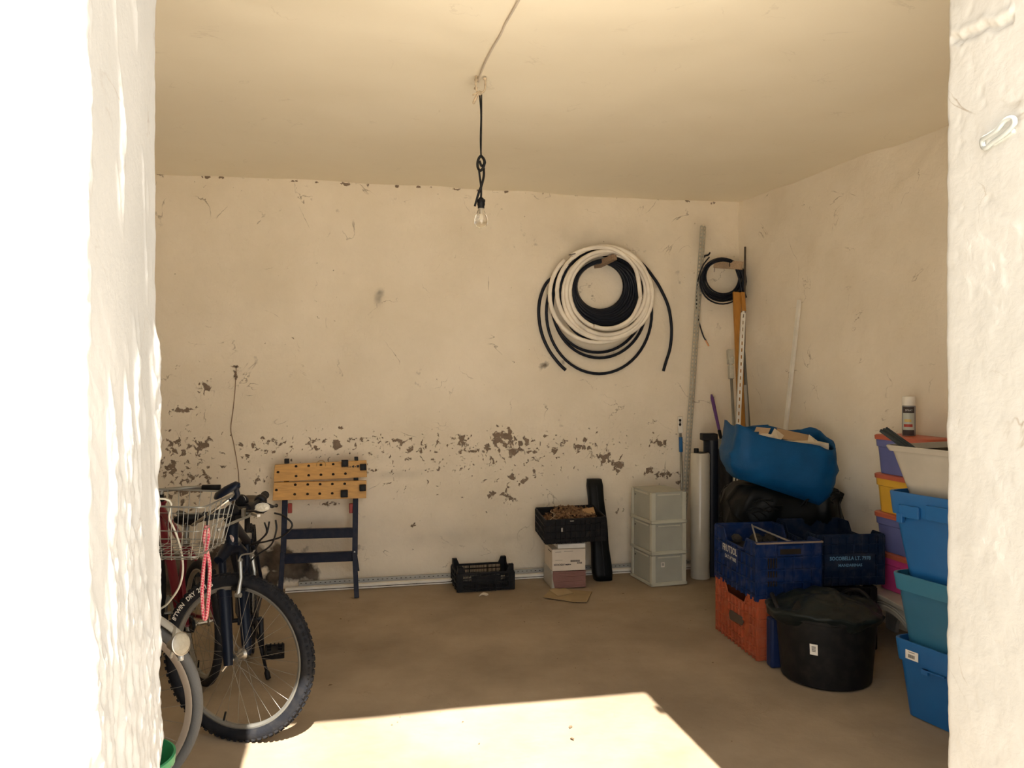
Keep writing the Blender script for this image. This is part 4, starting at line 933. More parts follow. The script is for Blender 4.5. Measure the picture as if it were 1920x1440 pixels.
# spray can
sp = P(1704, 815, 4.18); sp.z = .278+.815+.003
can = thing('spray_can', 'white capped spray can with dark picture label on the top orange lid', 'spray can', sp)
obj('can_body', MB().lathe(V((0, 0, 0)), ZU, [(0, 0), (.032, 0), (.033, .004), (.033, .150), (.030, .156), (.024, .16), (0, .16)], 28), mat('grey_can', (.30, .31, .32), .35, .4), can, smooth=True, auto=40)
obj('cap', MB().lathe(V((0, 0, 0)), ZU, [(0, .156), (.032, .156), (.033, .160), (.0325, .198), (.030, .203), (0, .204)], 28), M_white, can, smooth=True, auto=40)
def bandm(z0, z1, m, a0=3.3, a1=5.1, r_=.0336): 
    mb = MB(); n_ = 16; vs = []
    for k in range(n_+1):
        a = a0+(a1-a0)*k/n_; vs += [V((r_*math.cos(a), r_*math.sin(a), z0)), V((r_*math.cos(a), r_*math.sin(a), z1))]
    mb.add(vs, [(2*k, 2*k+2, 2*k+3, 2*k+1) for k in range(n_)]); return obj('label_band', mb, m, can, smooth=True)
bandm(.002, .030, M_print); bandm(.030, .118, mat('label_pale', (.42, .46, .42), .5)); bandm(.118, .150, M_print); bandm(.045, .060, M_redpl, 3.5, 4.8, .0339); bandm(.072, .085, mat('label_yellow', (.6, .45, .15), .5), 3.6, 4.6, .0339)
mb = MB(); text(mb, 'SPRAY', .013, lambda x, y: V((.0342*math.cos(4.25+x/.0342), .0342*math.sin(4.25+x/.0342), .132+y)), .0002); obj('label_text', mb, M_letter, can)
# big nested bins along the right wall
RE = V((.40, -.9165, 0)); RNn = V((-.9165, -.40, 0)); q0 = V((1.640, 3.35, 0)); LB = .60
def bin_(name, label, z0, h, m, mrim, grow=.028, off=0, rimh=.05, L_=LB, Wd=.38, wall=.004, clear=False, shift=0):
    """long side on the left, facing the doorway; tapers downwards"""
    o = q0+RE*(.012+shift)-RNn*.0+ZU*z0
    t = thing(name, label, 'storage bin', o)
    def ring(g, z, ins=0):
        a = o-RE*g+RNn*g+ZU*z; b = a+RE*(L_+2*g); c = b-RNn*(Wd+2*g); d = a-RNn*(Wd+2*g); r = .035; out = []
        cs_ = [a, b, c, d]
        for i in range(4):
            p = cs_[i]; pn = (cs_[(i+1) % 4]-p).normalized(); pp = (cs_[i-1]-p).normalized()
            cc = p+(pn+pp)*(r+ins)
            for k in range(5):
                an = PI/2*k/4; out.append(cc-pn*(r*math.cos(an))-pp*(r*math.sin(an)) if True else None)
        return out
    # order within each corner: from previous side to next side
    def ring2(g, z, ins=0):
        a = o-RE*(g-ins)+RNn*(g-ins)+ZU*z; L2 = L_+2*(g-ins); W2 = Wd+2*(g-ins); r = .035; out = []
        for (u, v, a0) in ((r, r, PI), (L2-r, r, 1.5*PI), (L2-r, W2-r, 0), (r, W2-r, PI/2)):
            for k in range(5): an = a0+PI/2*k/4; uu = u+r*math.cos(an); vv = v+r*math.sin(an); out.append(a+RE*uu-RNn*vv)
        return out
    mb = MB(); hb_ = h-rimh
    mb.loft([ring2(0, 0), ring2(grow*.92, hb_), ring2(grow*.92, hb_, wall), ring2(0, .005, wall)]); obj('bin_body', mb, m, t, True, True, auto=40)
    mb = MB(); mb.loft([ring2(grow+.006, hb_-.003), ring2(grow+.014, h-.004), ring2(grow+.012, h), ring2(grow+.004, h), ring2(grow-.004, hb_-.003)]); mb.f += [] ; obj('rim', mb, mrim, t, True, True, auto=40)
    return t, o
bA, oA = bin_('blue_bin', 'plain blue plastic bin with a code sticker, lowest of the right-hand stack', .004, .315, M_bluebin, M_bluebin, .024, rimh=.085)
bB, oB = bin_('teal_bin', 'translucent teal bin with pale things inside, between two blue bins', .29, .300, M_teal, M_tealrim, .030, rimh=.065, L_=.58, Wd=.36)
bC, oC = bin_('blue_bin', 'tall blue plastic bin with stepped rim on top of the teal bin', .575, .355, M_bluebin, M_bluebin, .040, rimh=.09, L_=.58, Wd=.36)
bD, oD = bin_('milky_tub', 'milky grey translucent tub, topmost of the right-hand stack of bins', .915, .205, M_tubgrey, M_tubgrey, .050, rimh=.02, L_=.60, Wd=.38)
mb = MB(); st = oC-RE*.040+RNn*.055+ZU*.30
mb.frame(st+RE*.10-ZU*.02, RE, RNn, ZU, .10, .012, .05); mb.frame(st+RE*.30-ZU*.01, RE, RNn, ZU, .24, .012, .06); mb.frame(st+RE*.06-ZU*.05, RE, RNn, ZU, .03, .02, .04); obj('rim_step', mb, M_bluebin, bC, True, bevel=.004)
mb = MB(); mb.frame(oA+RE*.12+RNn*.036+ZU*.215, RE, RNn, ZU, .03, .01, .02); mb.frame(oA+RE*.16+RNn*.036+ZU*.222, RE, RNn, ZU, .10, .012, .006); obj('rim_latch', mb, M_bluebin, bA, True)
mb = MB(); mb.frame(oA+RE*.06+RNn*.0385+ZU*.262, RE, RNn, ZU, .060, .0015, .036); s2_ = tag(obj('sticker', mb, M_white), 'white price sticker with dark code on the lowest blue bin', 'sticker')
mb = MB()
for k in range(9): mb.frame(oA+RE*(.045+.0035*k)+RNn*.0400+ZU*.258, RE, RNn, ZU, .0016, .0008, .014)
mb.frame(oA+RE*.06+RNn*.0400+ZU*.274, RE, RNn, ZU, .03, .0008, .002); obj('sticker_print', mb, M_print, s2_)
for k, (u, v, z, r_, cc) in enumerate(((.10, .10, .06, .055, (.55, .56, .50)), (.22, .09, .11, .07, (.60, .62, .58)), (.33, .12, .07, .06, (.35, .28, .34)), (.15, .2, .16, .05, (.5, .52, .5)), (.45, .12, .1, .07, (.55, .5, .42)))):
    mb = MB(); c_ = oB+RE*u-RNn*v+ZU*z; rings = []
    for i in range(7):
        th = PI*i/6; rings.append([c_+V((math.cos(2*PI*j/10)*math.sin(th)*r_, math.sin(2*PI*j/10)*math.sin(th)*r_, math.cos(th)*r_*.9))+noise.noise_vector(V((j, i, k)))*.014 for j in range(10)])
    mb.loft(rings); obj('plastic_wrap', mb, mat('wrap%d' % k, cc, .6), bB, True, label='pale wrapped contents')
tr = thing('cable_trunking', 'dark ribbed trunking piece sticking out of the milky tub', 'trunking', P(1680, 820, 3.4))
a, b = P(1656, 805, 3.42), P(1716, 848, 3.30); mb = MB(); d = (b-a).normalized(); s_ = V((.35, -.9, .2)).cross(d).normalized()
b = a+d*.42; n_ = d.cross(s_)
for k in range(5): mb.frame((a+b)/2+s_*(.0085*(k-2))-n_*(.003*(k % 2)), d, s_, n_, (b-a).length-.01*(k % 2), .0085, .012)
obj('trunking_body', mb, mat('charcoal_plastic', (.035, .045, .05), .5), tr, True)

# ================================================================ gate hook, containers on the left, debris
def jp(t, z, off=0): return RI+N1*t-E1*off+ZU*z       # right reveal: t from inner edge, off out of the wall
hk = thing('gate_hook', 'white painted metal eye hook set in the plaster of the right door jamb', 'hook', jp(.17, 1.92))
mb = MB(); mb.tube(crv([jp(.125, 1.905, .010), jp(.13, 1.918, .016), jp(.150, 1.920, .02), jp(.175, 1.925, .022), jp(.195, 1.938, .022), jp(.212, 1.938, .02), jp(.212, 1.925, .018), jp(.185, 1.912, .016), jp(.155, 1.905, .014), jp(.135, 1.899, .012)], 5, True), .0055, 7, True)
obj('eye', mb, mat('chalky_metal', (.45, .47, .46), .55, .3), hk, True, True)
mb = MB(); mb.bar(jp(.145, 1.905, .002), jp(.20, 1.918, .002), .012, .014, E1); obj('back_plate', mb, mat('chalky_plate', (.40, .41, .39), .8), hk, True, bevel=.004)
lbx = thing('blue_container', 'low blue plastic container on the floor behind the bicycles at the left', 'container', V((-2.42, 4.60, .004)))
mb = MB(); mb.loft([[V((x*s_, y*s_, z)) for x, y in ((-.22, -.16), (.22, -.16), (.22, .16), (-.22, .16))] for z, s_ in ((0, .88), (.36, 1), (.36, 1.05), (.39, 1.05), (.39, .97), (.37, .96), (.02, .84))]); obj('container_body', mb, M_bluebin, lbx, bevel=.004)
bk = thing('green_bucket', 'round green plastic bucket at the very foot of the left door jamb', 'bucket', V((-1.035, 2.13, .004)))
mb = MB(); mb.lathe(V((0, 0, 0)), ZU, [(0, 0), (.095, 0), (.120, .36), (.128, .365), (.130, .39), (.124, .392), (.116, .37), (.092, .01), (0, .008)], 36); obj('bucket_body', mb, M_green, bk, smooth=True, auto=40)
mb = MB(); mb.tube([V((.128*math.cos(a), .128*math.sin(a)*.9, .37-.10*abs(math.sin(a)))) for a in [PI+PI*k/16 for k in range(17)]], .0025, 6); obj('bail', mb, M_galv, bk, smooth=True)
mb = MB()
for k in range(110):
    if k < 70: c = G(random.uniform(560, 1330), random.uniform(1112, 1180))
    else: c = G(random.uniform(560, 1450), random.uniform(1120, 1420))
    r = random.uniform(.002, .006) if k % 11 else random.uniform(.008, .014)
    a = random.uniform(0, PI); u = V((math.cos(a), math.sin(a), 0)); v = V((-u.y, u.x, 0)); c.z = .0035
    mb.add([c-u*r, c+v*r*.5+ZU*r*.3, c+u*r+ZU*.001, c-v*r*.6+ZU*r*.1], [(0, 1, 2), (0, 2, 3)])
o = obj('floor_debris', mb, mat('debris', (.16, .11, .07), .9, var=.5, vs=3), kind='stuff'); o['label'] = 'dry leaf crumbs and chips scattered over the concrete floor'; o['category'] = 'debris'
mb = MB(); c = G(905, 1118); 
for k in range(3):
    a = c+V((random.uniform(-.03, .03), random.uniform(-.02, .02), .006)); mb.tube(crv([a, a+V((.02, .01, .008)), a+V((.05, -.005, .002))], 4), [.004]*8+[.001], 6)
tag(obj('dry_leaf', mb, M_cardlt, smooth=True), 'curled pale dry leaf on the floor before the small black crate', 'leaf')

# ================================================================ bicycles
M_spoke = mat('dull_spoke', (.20, .19, .17), .5, .6, var=.1)
def wheel(root, name, c, ax, r, tw, rimw, m_tyre, m_rim, nsp=28, knobs=False, side=None, wallw=0, lettering=None):
    """rim is the part; tyre, hub, spokes are its sub-parts"""
    a = ax.normalized(); u = (ZU-a*a.z).normalized(); v = a.cross(u)
    pt = lambda an, rr, h=0: c+(u*math.cos(an)+v*math.sin(an))*rr+a*h
    mb = MB(); rr = r-tw
    mb.lathe(c, a, [(rr-rimw, -.006), (rr-rimw, .006), (rr-.004, .011), (rr+.002, .010), (rr-.002, .004), (rr-.002, -.004), (rr+.002, -.010), (rr-.004, -.011)], 72, closed=True)
    rim = obj(name, mb, m_rim, root, True, True, auto=35)
    mb = MB(); hw_ = tw*.50; prof = []
    for k in range(12): an = 2*PI*k/12; prof.append((r-tw*.5+tw*.52*math.cos(an), hw_*math.sin(an)))
    mb.lathe(c, a, prof, 80, closed=True)
    if knobs:
        n = 74
        for k in range(n):
            an = 2*PI*k/n
            for h, da, wd in ((-hw_*.78, 0, .008), (hw_*.78, 0, .008), (0, .5, .014)):
                q = pt(an+da*2*PI/n, r-.001-(.006 if h else -.001), h); e = (u*math.cos(an)+v*math.sin(an)); mb.frame(q, e, a, e.cross(a), .008, wd, .013)
    obj('tyre', mb, m_tyre, rim, True, True, auto=35)
    mb = MB(); mb.lathe(c, a, [(0, -.05), (.006, -.05), (.006, -.036), (.022, -.032), (.022, -.028), (.012, -.022), (.012, .022), (.022, .028), (.022, .032), (.006, .036), (.006, .05), (0, .05)], 16); obj('hub', mb, M_chrome, rim, True, True, auto=40)
    mb = MB()
    for k in range(nsp):
        an = 2*PI*k/nsp; sg = 1 if k % 2 else -1; of = .42*(1 if (k//2) % 2 else -1)
        mb.tube([pt(an+of, .021, sg*.03), pt(an, rr-rimw+.002, 0)], .0008, 4, cap=False)
    pieces('spoke', mb, M_spoke, rim, True)
    mb = MB(); mb.tube([pt(2.9, rr-rimw, 0), pt(2.9, rr-rimw-.035, 0)], .004, 6); obj('valve', mb, M_black, rim, True)
    if lettering:
        s_, an0, size, sg, flip = lettering; mb = MB(); R_ = r-tw*.52
        def fn(x, y): an = an0+flip*x/R_; return pt(an, R_+y, sg*(hw_*1.03+.002))
        text(mb, s_, size, fn, .0006); obj('tyre_lettering', mb, M_white, rim, True)
    return rim, pt

def bike(name, label, hub, B, d, r, wb_len, mats, tw=.05, rimw=.014, lead=.04, bar_z=.88, knobs=False, saddle_z=.88, fork='sus', lettering=None, loc=None, lean=0, hub_r=None, step=False, nsp=28, seat_s=None, fsteer=.60, handle_w=.58, crown=.40):
    root = thing(name, label, 'bicycle', hub-ZU*r+ZU*.002)
    mf, mm, mt, mr, mg = mats
    B = B.normalized(); Lt = V((B.y, -B.x, 0)); d = d.normalized(); ax = V((d.y, -d.x, 0))
    if ax.y > 0: ax = -ax
    # ax points to the near side (towards the door)
    a = (B*math.sin(math.radians(19))+ZU*math.cos(math.radians(19))).normalized()
    A0 = hub+d*lead; A0.z = r
    S = lambda t: A0+a*t
    fw, pt = wheel(root, 'front_wheel', hub, ax, r, tw, rimw, mt, mr, nsp, knobs, lettering=lettering)
    fp = lambda s_, l, z: V((hub.x, hub.y, 0))+B*s_+Lt*l+ZU*z
    rh = fp(wb_len, 0, r)
    rw, _ = wheel(root, 'rear_wheel', rh, Lt, r, tw, rimw, mt, mr, nsp, knobs)
    tcr = crown
    # fork
    mb = MB(); cr_ = S(tcr); hwf = .062
    if fork == 'sus':
        for sg in (-1, 1):
            lo = hub+ax*(sg*hwf); hi = cr_+ax*(sg*hwf)-a*.015
            mb.tube([lo+ZU*-.012, lo+(hi-lo)*.05, lo.lerp(hi, .40), lo.lerp(hi, .62)], [.017, .020, .0235, .0255], 12); mb.tube([lo.lerp(hi, .60), hi], .0155, 12)
            mb.lathe(lo.lerp(hi, .61), (hi-lo), [(.018, 0), (.0275, .0), (.0275, .03), (.018, .04)], 12)
        fk = obj('fork', mb, mm, root, True, True, auto=40)
        mb = MB(); mb.tube([cr_-ax*(hwf+.02)-a*.02, cr_-ax*.03+a*.012, cr_+ax*.03+a*.012, cr_+ax*(hwf+.02)-a*.02], [.020, .026, .026, .020], 12)
        lo_ = hub.lerp(cr_, .70); mb.tube([hub.lerp(cr_, .60)-ax*hwf-d*.02+ZU*.03, lo_-d*.055+ZU*.06, hub.lerp(cr_, .60)+ax*hwf-d*.02+ZU*.03], .011, 8)
        obj('fork_crown', mb, mm, fk, True, True, auto=40)
    else:
        for sg in (-1, 1):
            lo = hub+ax*(sg*.05); hi = cr_+ax*(sg*.036); mb.tube(crv([lo, lo.lerp(hi, .25)+d*.012, lo.lerp(hi, .6)+d*.012, hi, cr_+a*.01], 5), [.009]*5+[.012]*16, 10)
        fk = obj('fork', mb, mm, root, True, True, auto=40)
    mb = MB(); mb.tube([S(tcr), S(fsteer+.0)], .0145, 12); mb.lathe(S(fsteer-.06), a, [(.017, 0), (.019, .004), (.019, .03), (.017, .034)], 14); obj('steerer', mb, M_black, root, True, True)
    HB, HT = S(tcr+.025), S(tcr+.155)
    BBp = fp(wb_len*.60, 0, r-.04); st_dir = (B*math.cos(math.radians(73))+ZU*math.sin(math.radians(73)))
    zt = r+.33 if not step else r+.20
    STt = BBp+st_dir*((zt-BBp.z)/st_dir.z); SP = BBp+st_dir*((saddle_z-.05-BBp.z)/st_dir.z)
    mb = MB(); mb.tube([HB-a*.005, HB+a*.005, HB+a*.006, HT-a*.006, HT-a*.005, HT+a*.005], [.031, .031, .027, .027, .031, .031], 14)
    mb.tube([HT.lerp(HB, .25), STt-st_dir*.03] if not step else crv([HT.lerp(HB, .4), HT.lerp(BBp, .5)+ZU*.06, BBp+st_dir*.14], 6), .0185, 12)
    mb.tube([HT.lerp(HB, .78), HT.lerp(BBp, .5) if not step else HB.lerp(BBp, .5)-ZU*.01, BBp], .0235 if not step else .02, 12)
    mb.tube([BBp, STt], .0165, 12); mb.tube([BBp-Lt*.036, BBp+Lt*.036], .022, 14)
    for sg in (-1, 1):
        mb.tube([BBp+Lt*(sg*.025)+B*.02, BBp+Lt*(sg*.045)+B*.13, rh+Lt*(sg*.062)], .0095, 8); mb.tube([STt-st_dir*.03+Lt*(sg*.016), STt.lerp(rh, .35)+Lt*(sg*.04), rh+Lt*(sg*.062)], .0085, 8)
    fr = obj('frame', mb, mf, root, True, True, auto=40)
    obj('seat_post', MB().tube([STt-st_dir*.05, SP], .0132, 12), M_alu if fork != 'sus' else M_black, root, True, True)
    obj('seat_clamp', MB().lathe(STt-st_dir*.005, st_dir, [(.0165, -.015), (.021, -.014), (.021, .012), (.0165, .013)], 14), M_alu, root, True, True)
    # saddle
    mb = MB(); rings = []
    for i in range(13):
        t = i/12; wd = [.006, .019, .022, .024, .027, .032, .042, .056, .068, .076, .078, .068, .03][i]; zz = .05-.008*math.sin(t*PI)+(.010 if t > .8 else 0); hh = [.008, .016, .018, .02, .022, .026, .03, .034, .036, .036, .034, .028, .014][i]
        c = SP+B*(-.15+.27*t)+ZU*(zz)
        rings.append([c+Lt*(wd*math.cos(q))+ZU*(hh*(math.sin(q) if math.sin(q) > 0 else .9*math.sin(q))*(.5 if math.sin(q) > 0 else 1)) for q in [2*PI*k/16 for k in range(16)]])
    mb.loft(rings); sd = obj('saddle', mb, mg, root, True, True)
    mb = MB()
    for sg in (-1, 1): mb.tube(crv([SP+B*-.11+Lt*(sg*.012)+ZU*.03, SP+B*-.05+Lt*(sg*.02)+ZU*.005, SP+B*.04+Lt*(sg*.022)+ZU*.005, SP+B*.09+Lt*(sg*.03)+ZU*.03], 5), .0035, 6)
    obj('saddle_rail', mb, M_alu, sd, True, True)
    # cranks
    cs = obj('chainring', MB().lathe(BBp+Lt*.045, Lt, [(.045, 0), (.085, 0), (.088, .0015), (.085, .003), (.045, .003)], 36, closed=True).tube([BBp-Lt*.07, BBp+Lt*.07], .010, 8), M_alu if fork != 'sus' else M_blackmet, root, True, True, auto=40)
    for sg in (-1, 1):
        cd = (ZU*(-.97*sg)+B*(.10*sg)).normalized(); q0 = BBp+Lt*(sg*.065); q1 = q0+cd*.165+Lt*(sg*.006)
        obj('crank', MB().tube([q0, q1], [.014, .010], 8), M_blackmet, root, True, True)
        pc = q1+Lt*(sg*.055); mb = MB(); mb.tube([q1, pc+Lt*(sg*.045)], .006, 8)
        up_ = ZU*.25+B*.97; up_.normalize(); nn_ = Lt.cross(up_)
        for s1 in (-1, 1):
            mb.frame(pc+up_*(s1*.042), Lt, up_, nn_, .085, .010, .020); mb.frame(pc+Lt*(s1*.040), Lt, up_, nn_, .010, .09, .018)
            for j in range(5): mb.frame(pc+up_*(s1*.042)+nn_*.012+Lt*(.018*(j-2)), Lt, up_, nn_, .007, .010, .006)
            mb.frame(pc+up_*(s1*.018), Lt, up_, nn_, .08, .006, .014)
        mb.frame(pc, Lt, up_, nn_, .03, .07, .016); obj('pedal', mb, M_black, root, True)
    mb = MB(); q0 = BBp+B*.04-Lt*-.03; q1 = fp(wb_len*.60-.02, .10, .006)
    mb.tube([q0-ZU*.02, q0.lerp(q1, .5), q1], .0075, 8); mb.lathe(q1, (q0-q1), [(0, -.003), (.012, 0), (.013, .03), (.008, .04)], 10); obj('kickstand', mb, M_black, root, True, True)
    # chain
    mb = MB(); k0 = BBp+Lt*.046; k1 = rh+Lt*.046
    mb.tube([k0+ZU*.086, k1+ZU*.036], .004, 4); mb.tube([k0-ZU*.086, k1-ZU*.036], .004, 4); mb.lathe(rh+Lt*.040, Lt, [(.0, 0), (.038, 0), (.034, .01), (0, .01)], 20); obj('chain', mb, M_blackmet, root, True)
    return root, S, ax, d, pt, fk, HB, HT, fp, BBp, SP, a, Lt, B, rh

# ---- the black mountain bicycle
hub = V((-1.062, 3.10, .322))
mt_root, S, ax, d, pt, fk, HB, HT, fp, BBp, SP, a, Lt, B, rh = bike('mountain_bicycle', 'black mountain bicycle with turned front wheel, foremost beside the left door jamb', hub, V((-.27, .963, 0)), V((-.968, .25, 0)), .322, 1.03,
    (M_bkblue, M_bkblue, M_rubber, M_alu, M_brown), tw=.048, rimw=.013, knobs=True, lettering=("B'TWIN   DRY  26x1.95", .72, .024, 1, -1), nsp=32, fsteer=.56, saddle_z=.80)
lt = [o for o in bpy.data.objects if o.name.startswith('tyre_lettering')][0]
# headset badge, stem, bar
ST = S(.565); bdir = V((-.105, -.9945, 0)).normalized()          # towards the near bar end
obj('badge', MB().lathe(HB+(V((0, -1, 0))-a*a.dot(V((0, -1, 0)))).normalized()*.020+a*.02, V((-.25, -1, .1)), [(0, .004), (.017, .003), (.020, 0), (.018, -.004)], 20), mat('badge_metal', (.55, .45, .42), .35, .5, var=.5, vs=80), mt_root, True, True, label='round silver and red badge')
mb = MB(); fwd = -d; sq_ = ST+fwd*.075+ZU*.015
mb.tube([S(.535), ST+a*.01], .021, 12); mb.tube([ST, sq_], [.019, .017], 10); mb.tube([sq_-bdir*.022, sq_+bdir*.022], .021, 12); obj('stem', mb, M_black, mt_root, True, True, auto=40)
BC = sq_
n_end = BC+bdir*.285+d*.04+ZU*.012; f_end = BC-bdir*.255+d*.04+ZU*.012
hbar = obj('handlebar', MB().tube(crv([n_end, BC+bdir*.12+ZU*.010, BC+bdir*.04, BC-bdir*.04, BC-bdir*.12+ZU*.010, f_end], 5), .0125, 12), M_blackmet, mt_root, True, True)
for e_, sg in ((n_end, 1), (f_end, -1)):
    ed = (e_-(BC+bdir*(.12*sg)+ZU*.01)).normalized(); g0 = e_-ed*.115
    mb = MB(); mb.tube([g0+ed*(.0128*k) for k in range(10)], [.0175 if k % 2 else .0155 for k in range(10)], 12); mb.tube([e_-ed*.008, e_+ed*.003], [.0185, .017], 12); obj('grip', mb, M_rubber, hbar, True, True, auto=40)
    mb = MB(); q = g0-ed*.03; mb.lathe(q-ed*.022, ed, [(.013, 0), (.021, .002), (.026, .012), (.026, .028), (.020, .042), (.013, .044)], 14); mb.frame(q-ZU*.026+fwd*.008, ed, fwd, ZU, .045, .05, .024); mb.lathe(q-ZU*.035+fwd*.01, ZU*-1+fwd*.4, [(0, 0), (.018, 0), (.020, .008), (.014, .016), (0, .018)], 12); obj('shifter', mb, M_black, hbar, True, True, auto=40)
    mb = MB(); l0 = q-ed*.03+fwd*.03-ZU*.008; l1 = e_+fwd*.055-ZU*.045
    mb.tube(crv([l0, l0+fwd*.03-ZU*.01, l0.lerp(l1, .5)+fwd*.01-ZU*.006, l1], 5), [.007]*6+[.0055]*10, 8); mb.lathe(l1, ed, [(0, -.007), (.008, -.003), (.008, .003), (0, .007)], 8)
    obj('brake_lever', mb, M_alu if sg > 0 else M_black, hbar, True, True)
    mb = MB(); mb.frame(l0-fwd*.012, ed, fwd, ZU, .03, .032, .022); obj('lever_clamp', mb, M_black, hbar, True, bevel=.003)
bl0 = BC-bdir*.02+ZU*.028-V((.03, .02, 0)); mb = MB(); mb.lathe(bl0, V((-.2, -.9, .15)), [(0, -.02), (.022, -.02), (.026, -.005), (.026, .006), (.020, .016), (0, .020)], 24); obj('bell', mb, M_black, mt_root, True, True, auto=40)
mb = MB(); axb = V((-.2, -.9, .15)).normalized(); u_ = axb.orthogonal().normalized(); v_ = axb.cross(u_); cc = bl0+axb*.012
arc = sorted([2*PI*k/48 for k in range(48)]); arcp = [cc+(X_*math.cos(q)+ZU*math.sin(q))*.0245 for q in [(-1.9+2.9*k/20) for k in range(21)]]; mb.tube(arcp, .0014, 5); obj('bell_ring', mb, M_chrome, mt_root, True, True)
rf = P(492, 951, 2.98); mb = MB(); rn = V((.20, -.95, .1)).normalized(); ru = V((.98, .2, 0)).normalized(); rv = rn.cross(ru)
rings = [[rf+ru*(.027*k_*math.cos(q))+rv*(.0165*k_*math.sin(q))+rn*h for q in [2*PI*j/20 for j in range(20)]] for k_, h in ((.8, -.012), (1, -.006), (1, .001))]
mb.loft(rings); rfo = obj('reflector', mb, M_grey, mt_root, True, True, auto=40, label='oval clear front reflector')
mb = MB(); mb.loft([[rf+ru*(.0255*k_*math.cos(q))+rv*(.015*k_*math.sin(q))+rn*h for q in [2*PI*j/20 for j in range(20)]] for k_, h in ((1, .0012), (.9, .004), (.5, .006))]); obj('lens', mb, M_lens, rfo, True)
mb = MB(); mb.tube([rf-rn*.01, rf-rn*.02-ZU*.02, BC+bdir*.07], .006, 6); obj('bracket', mb, M_black, rfo, True)
# cables
mb = MB(); g = n_end-bdir*.15
for pts in ([P(505, 978, 2.93), P(500, 1000, 2.92), P(489, 1012, 3.0), P(478, 1030, 3.12)], [P(496, 980, 2.95), P(500, 998, 2.93), P(486, 1014, 3.0), P(474, 1018, 3.12)],
            [P(517, 975, 2.86), P(518, 995, 2.85), P(508, 1022, 2.9), P(483, 1040, 3.05), P(470, 1052, 3.14)], [P(515, 962, 2.88), P(533, 968, 2.82), P(548, 985, 2.8), P(530, 1005, 2.85), P(500, 1015, 2.95), P(480, 1019, 3.08), P(468, 1024, 3.16)]):
    mb.tube(crv(pts, 7), .0034, 6)
pieces('brake_cable', mb, M_black, mt_root, True, smooth=True)
mb = MB(); q = S(.44)+V((.03, -.03, 0)); mb.frame(P(457, 961, 3.12), X_, Y_, ZU, .012, .02, .03); mb.bar(P(473, 963, 3.05), P(485, 967, 3.0), .012, .010); pieces('stem_bolt', mb, M_chrome, mt_root, True)
# linear pull brakes on the fork
mb = MB()
br_c = S(.30)-ZU*0
for sg, wdt in ((1, .012), (-1, .012)):
    b0_ = hub+ZU*.255+ax*(sg*.052)-d*.035; b1_ = b0_+ZU*.125-ax*(sg*.012)+B*.02
    mb.tube([b0_, b0_.lerp(b1_, .5)-d*.008, b1_], [.009, .0065, .008], 8); mb.lathe(b0_, -d, [(0, -.01), (.009, -.01), (.009, .012), (0, .014)], 10)
    mb.lathe(b1_, ax, [(0, -.008), (.007, -.008), (.007, .008), (0, .008)], 8)
obj('brake_arm', mb, M_alu, mt_root, True, True, auto=40)
mb = MB(); b_l = hub+ZU*.38+ax*.04-d*.03; b_r = hub+ZU*.38-ax*.05-d*.03; mb.tube(crv([b_l+ax*.0, b_l+ZU*.02-ax*.02, b_r+ZU*.012, b_r-ax*.03+ZU*.03], 5), .0032, 7); obj('brake_noodle', mb, M_alu, mt_root, True, True)
mb = MB()
for sg in (-1, 1): mb.frame(hub+ZU*.272+ax*(sg*.024)-d*.02, d, ax, ZU, .06, .012, .012)
pieces('brake_pad', mb, M_black, mt_root, True)
mb = MB(); mb.bar(hub-ax*-.07, hub+ax*.07-ZU*.0+V((-.0, 0, 0)), .01, .01); mb.tube([hub+ax*.062, hub+ax*.07+V((-.02, 0, -.03))], .005, 8); obj('quick_release', mb, M_chrome, mt_root, True)

# ---- the red bicycle behind
r_root, S2, ax2, d2, pt2, fk2, HB2, HT2, fp2, BB2, SP2, a2, Lt2, B2, rh2 = bike('red_bicycle', 'small red bicycle with dark saddle standing farthest back, mostly hidden by the left jamb', V((-1.99, 4.42, .28)), V((.60, -.80, 0)), V((.58, -.81, 0)), .28, .95,
    (M_red, M_red, M_rubber, M_alu, M_black), tw=.038, fork='rigid', saddle_z=.735, nsp=20, fsteer=.53, crown=.33)
sdd = [o for o in r_root.children if o.name.startswith('saddle')][0]
mb = MB(); hs = S2(.55); mb.tube([S2(.50), hs], .013, 10); mb.tube(crv([hs-Lt2*.27+B2*.08, hs-Lt2*.15, hs, hs+Lt2*.15, hs+Lt2*.27+B2*.08], 5), .011, 10); obj('handlebar', mb, M_alu, r_root, True, True)
for sg in (-1, 1): obj('grip', MB().tube([hs+Lt2*(sg*.20)+B2*.035, hs+Lt2*(sg*.28)+B2*.087], .016, 10), M_black, r_root, True, True)

# ---- the basket bicycle
chub = V((-1.345, 2.585, .33))
c_root, S3, ax3, d3, pt3, fk3, HB3, HT3, fp3, BB3, SP3, a3, Lt3, B3, rh3 = bike('city_bicycle', 'silver city bicycle with wire basket, mudguards and front lamp, half hidden by the left jamb', chub, V((-.88, -.47, 0)), V((-.985, -.17, 0)), .33, 1.02,
    (M_bikewh, M_bikewh, mat('grey_tyre', (.13, .13, .13), .75, bump=.3, bs=200), M_rimbrown, M_black), tw=.034, rimw=.020, fork='rigid', saddle_z=.85, step=True, nsp=28, fsteer=.62, crown=.37)
mb = MB(); hs = S3(.66); mb.tube([S3(.58), hs], .013, 10); mb.tube(crv([hs-ax3*.25+d3*.16+ZU*.02, hs-ax3*.22+d3*.05+ZU*.03, hs-ax3*.10+ZU*.03, hs, hs+ax3*.10+ZU*.03, hs+ax3*.22+d3*.05+ZU*.03, hs+ax3*.25+d3*.16+ZU*.02], 6), .011, 10); obj('handlebar', mb, M_chrome, c_root, True, True)
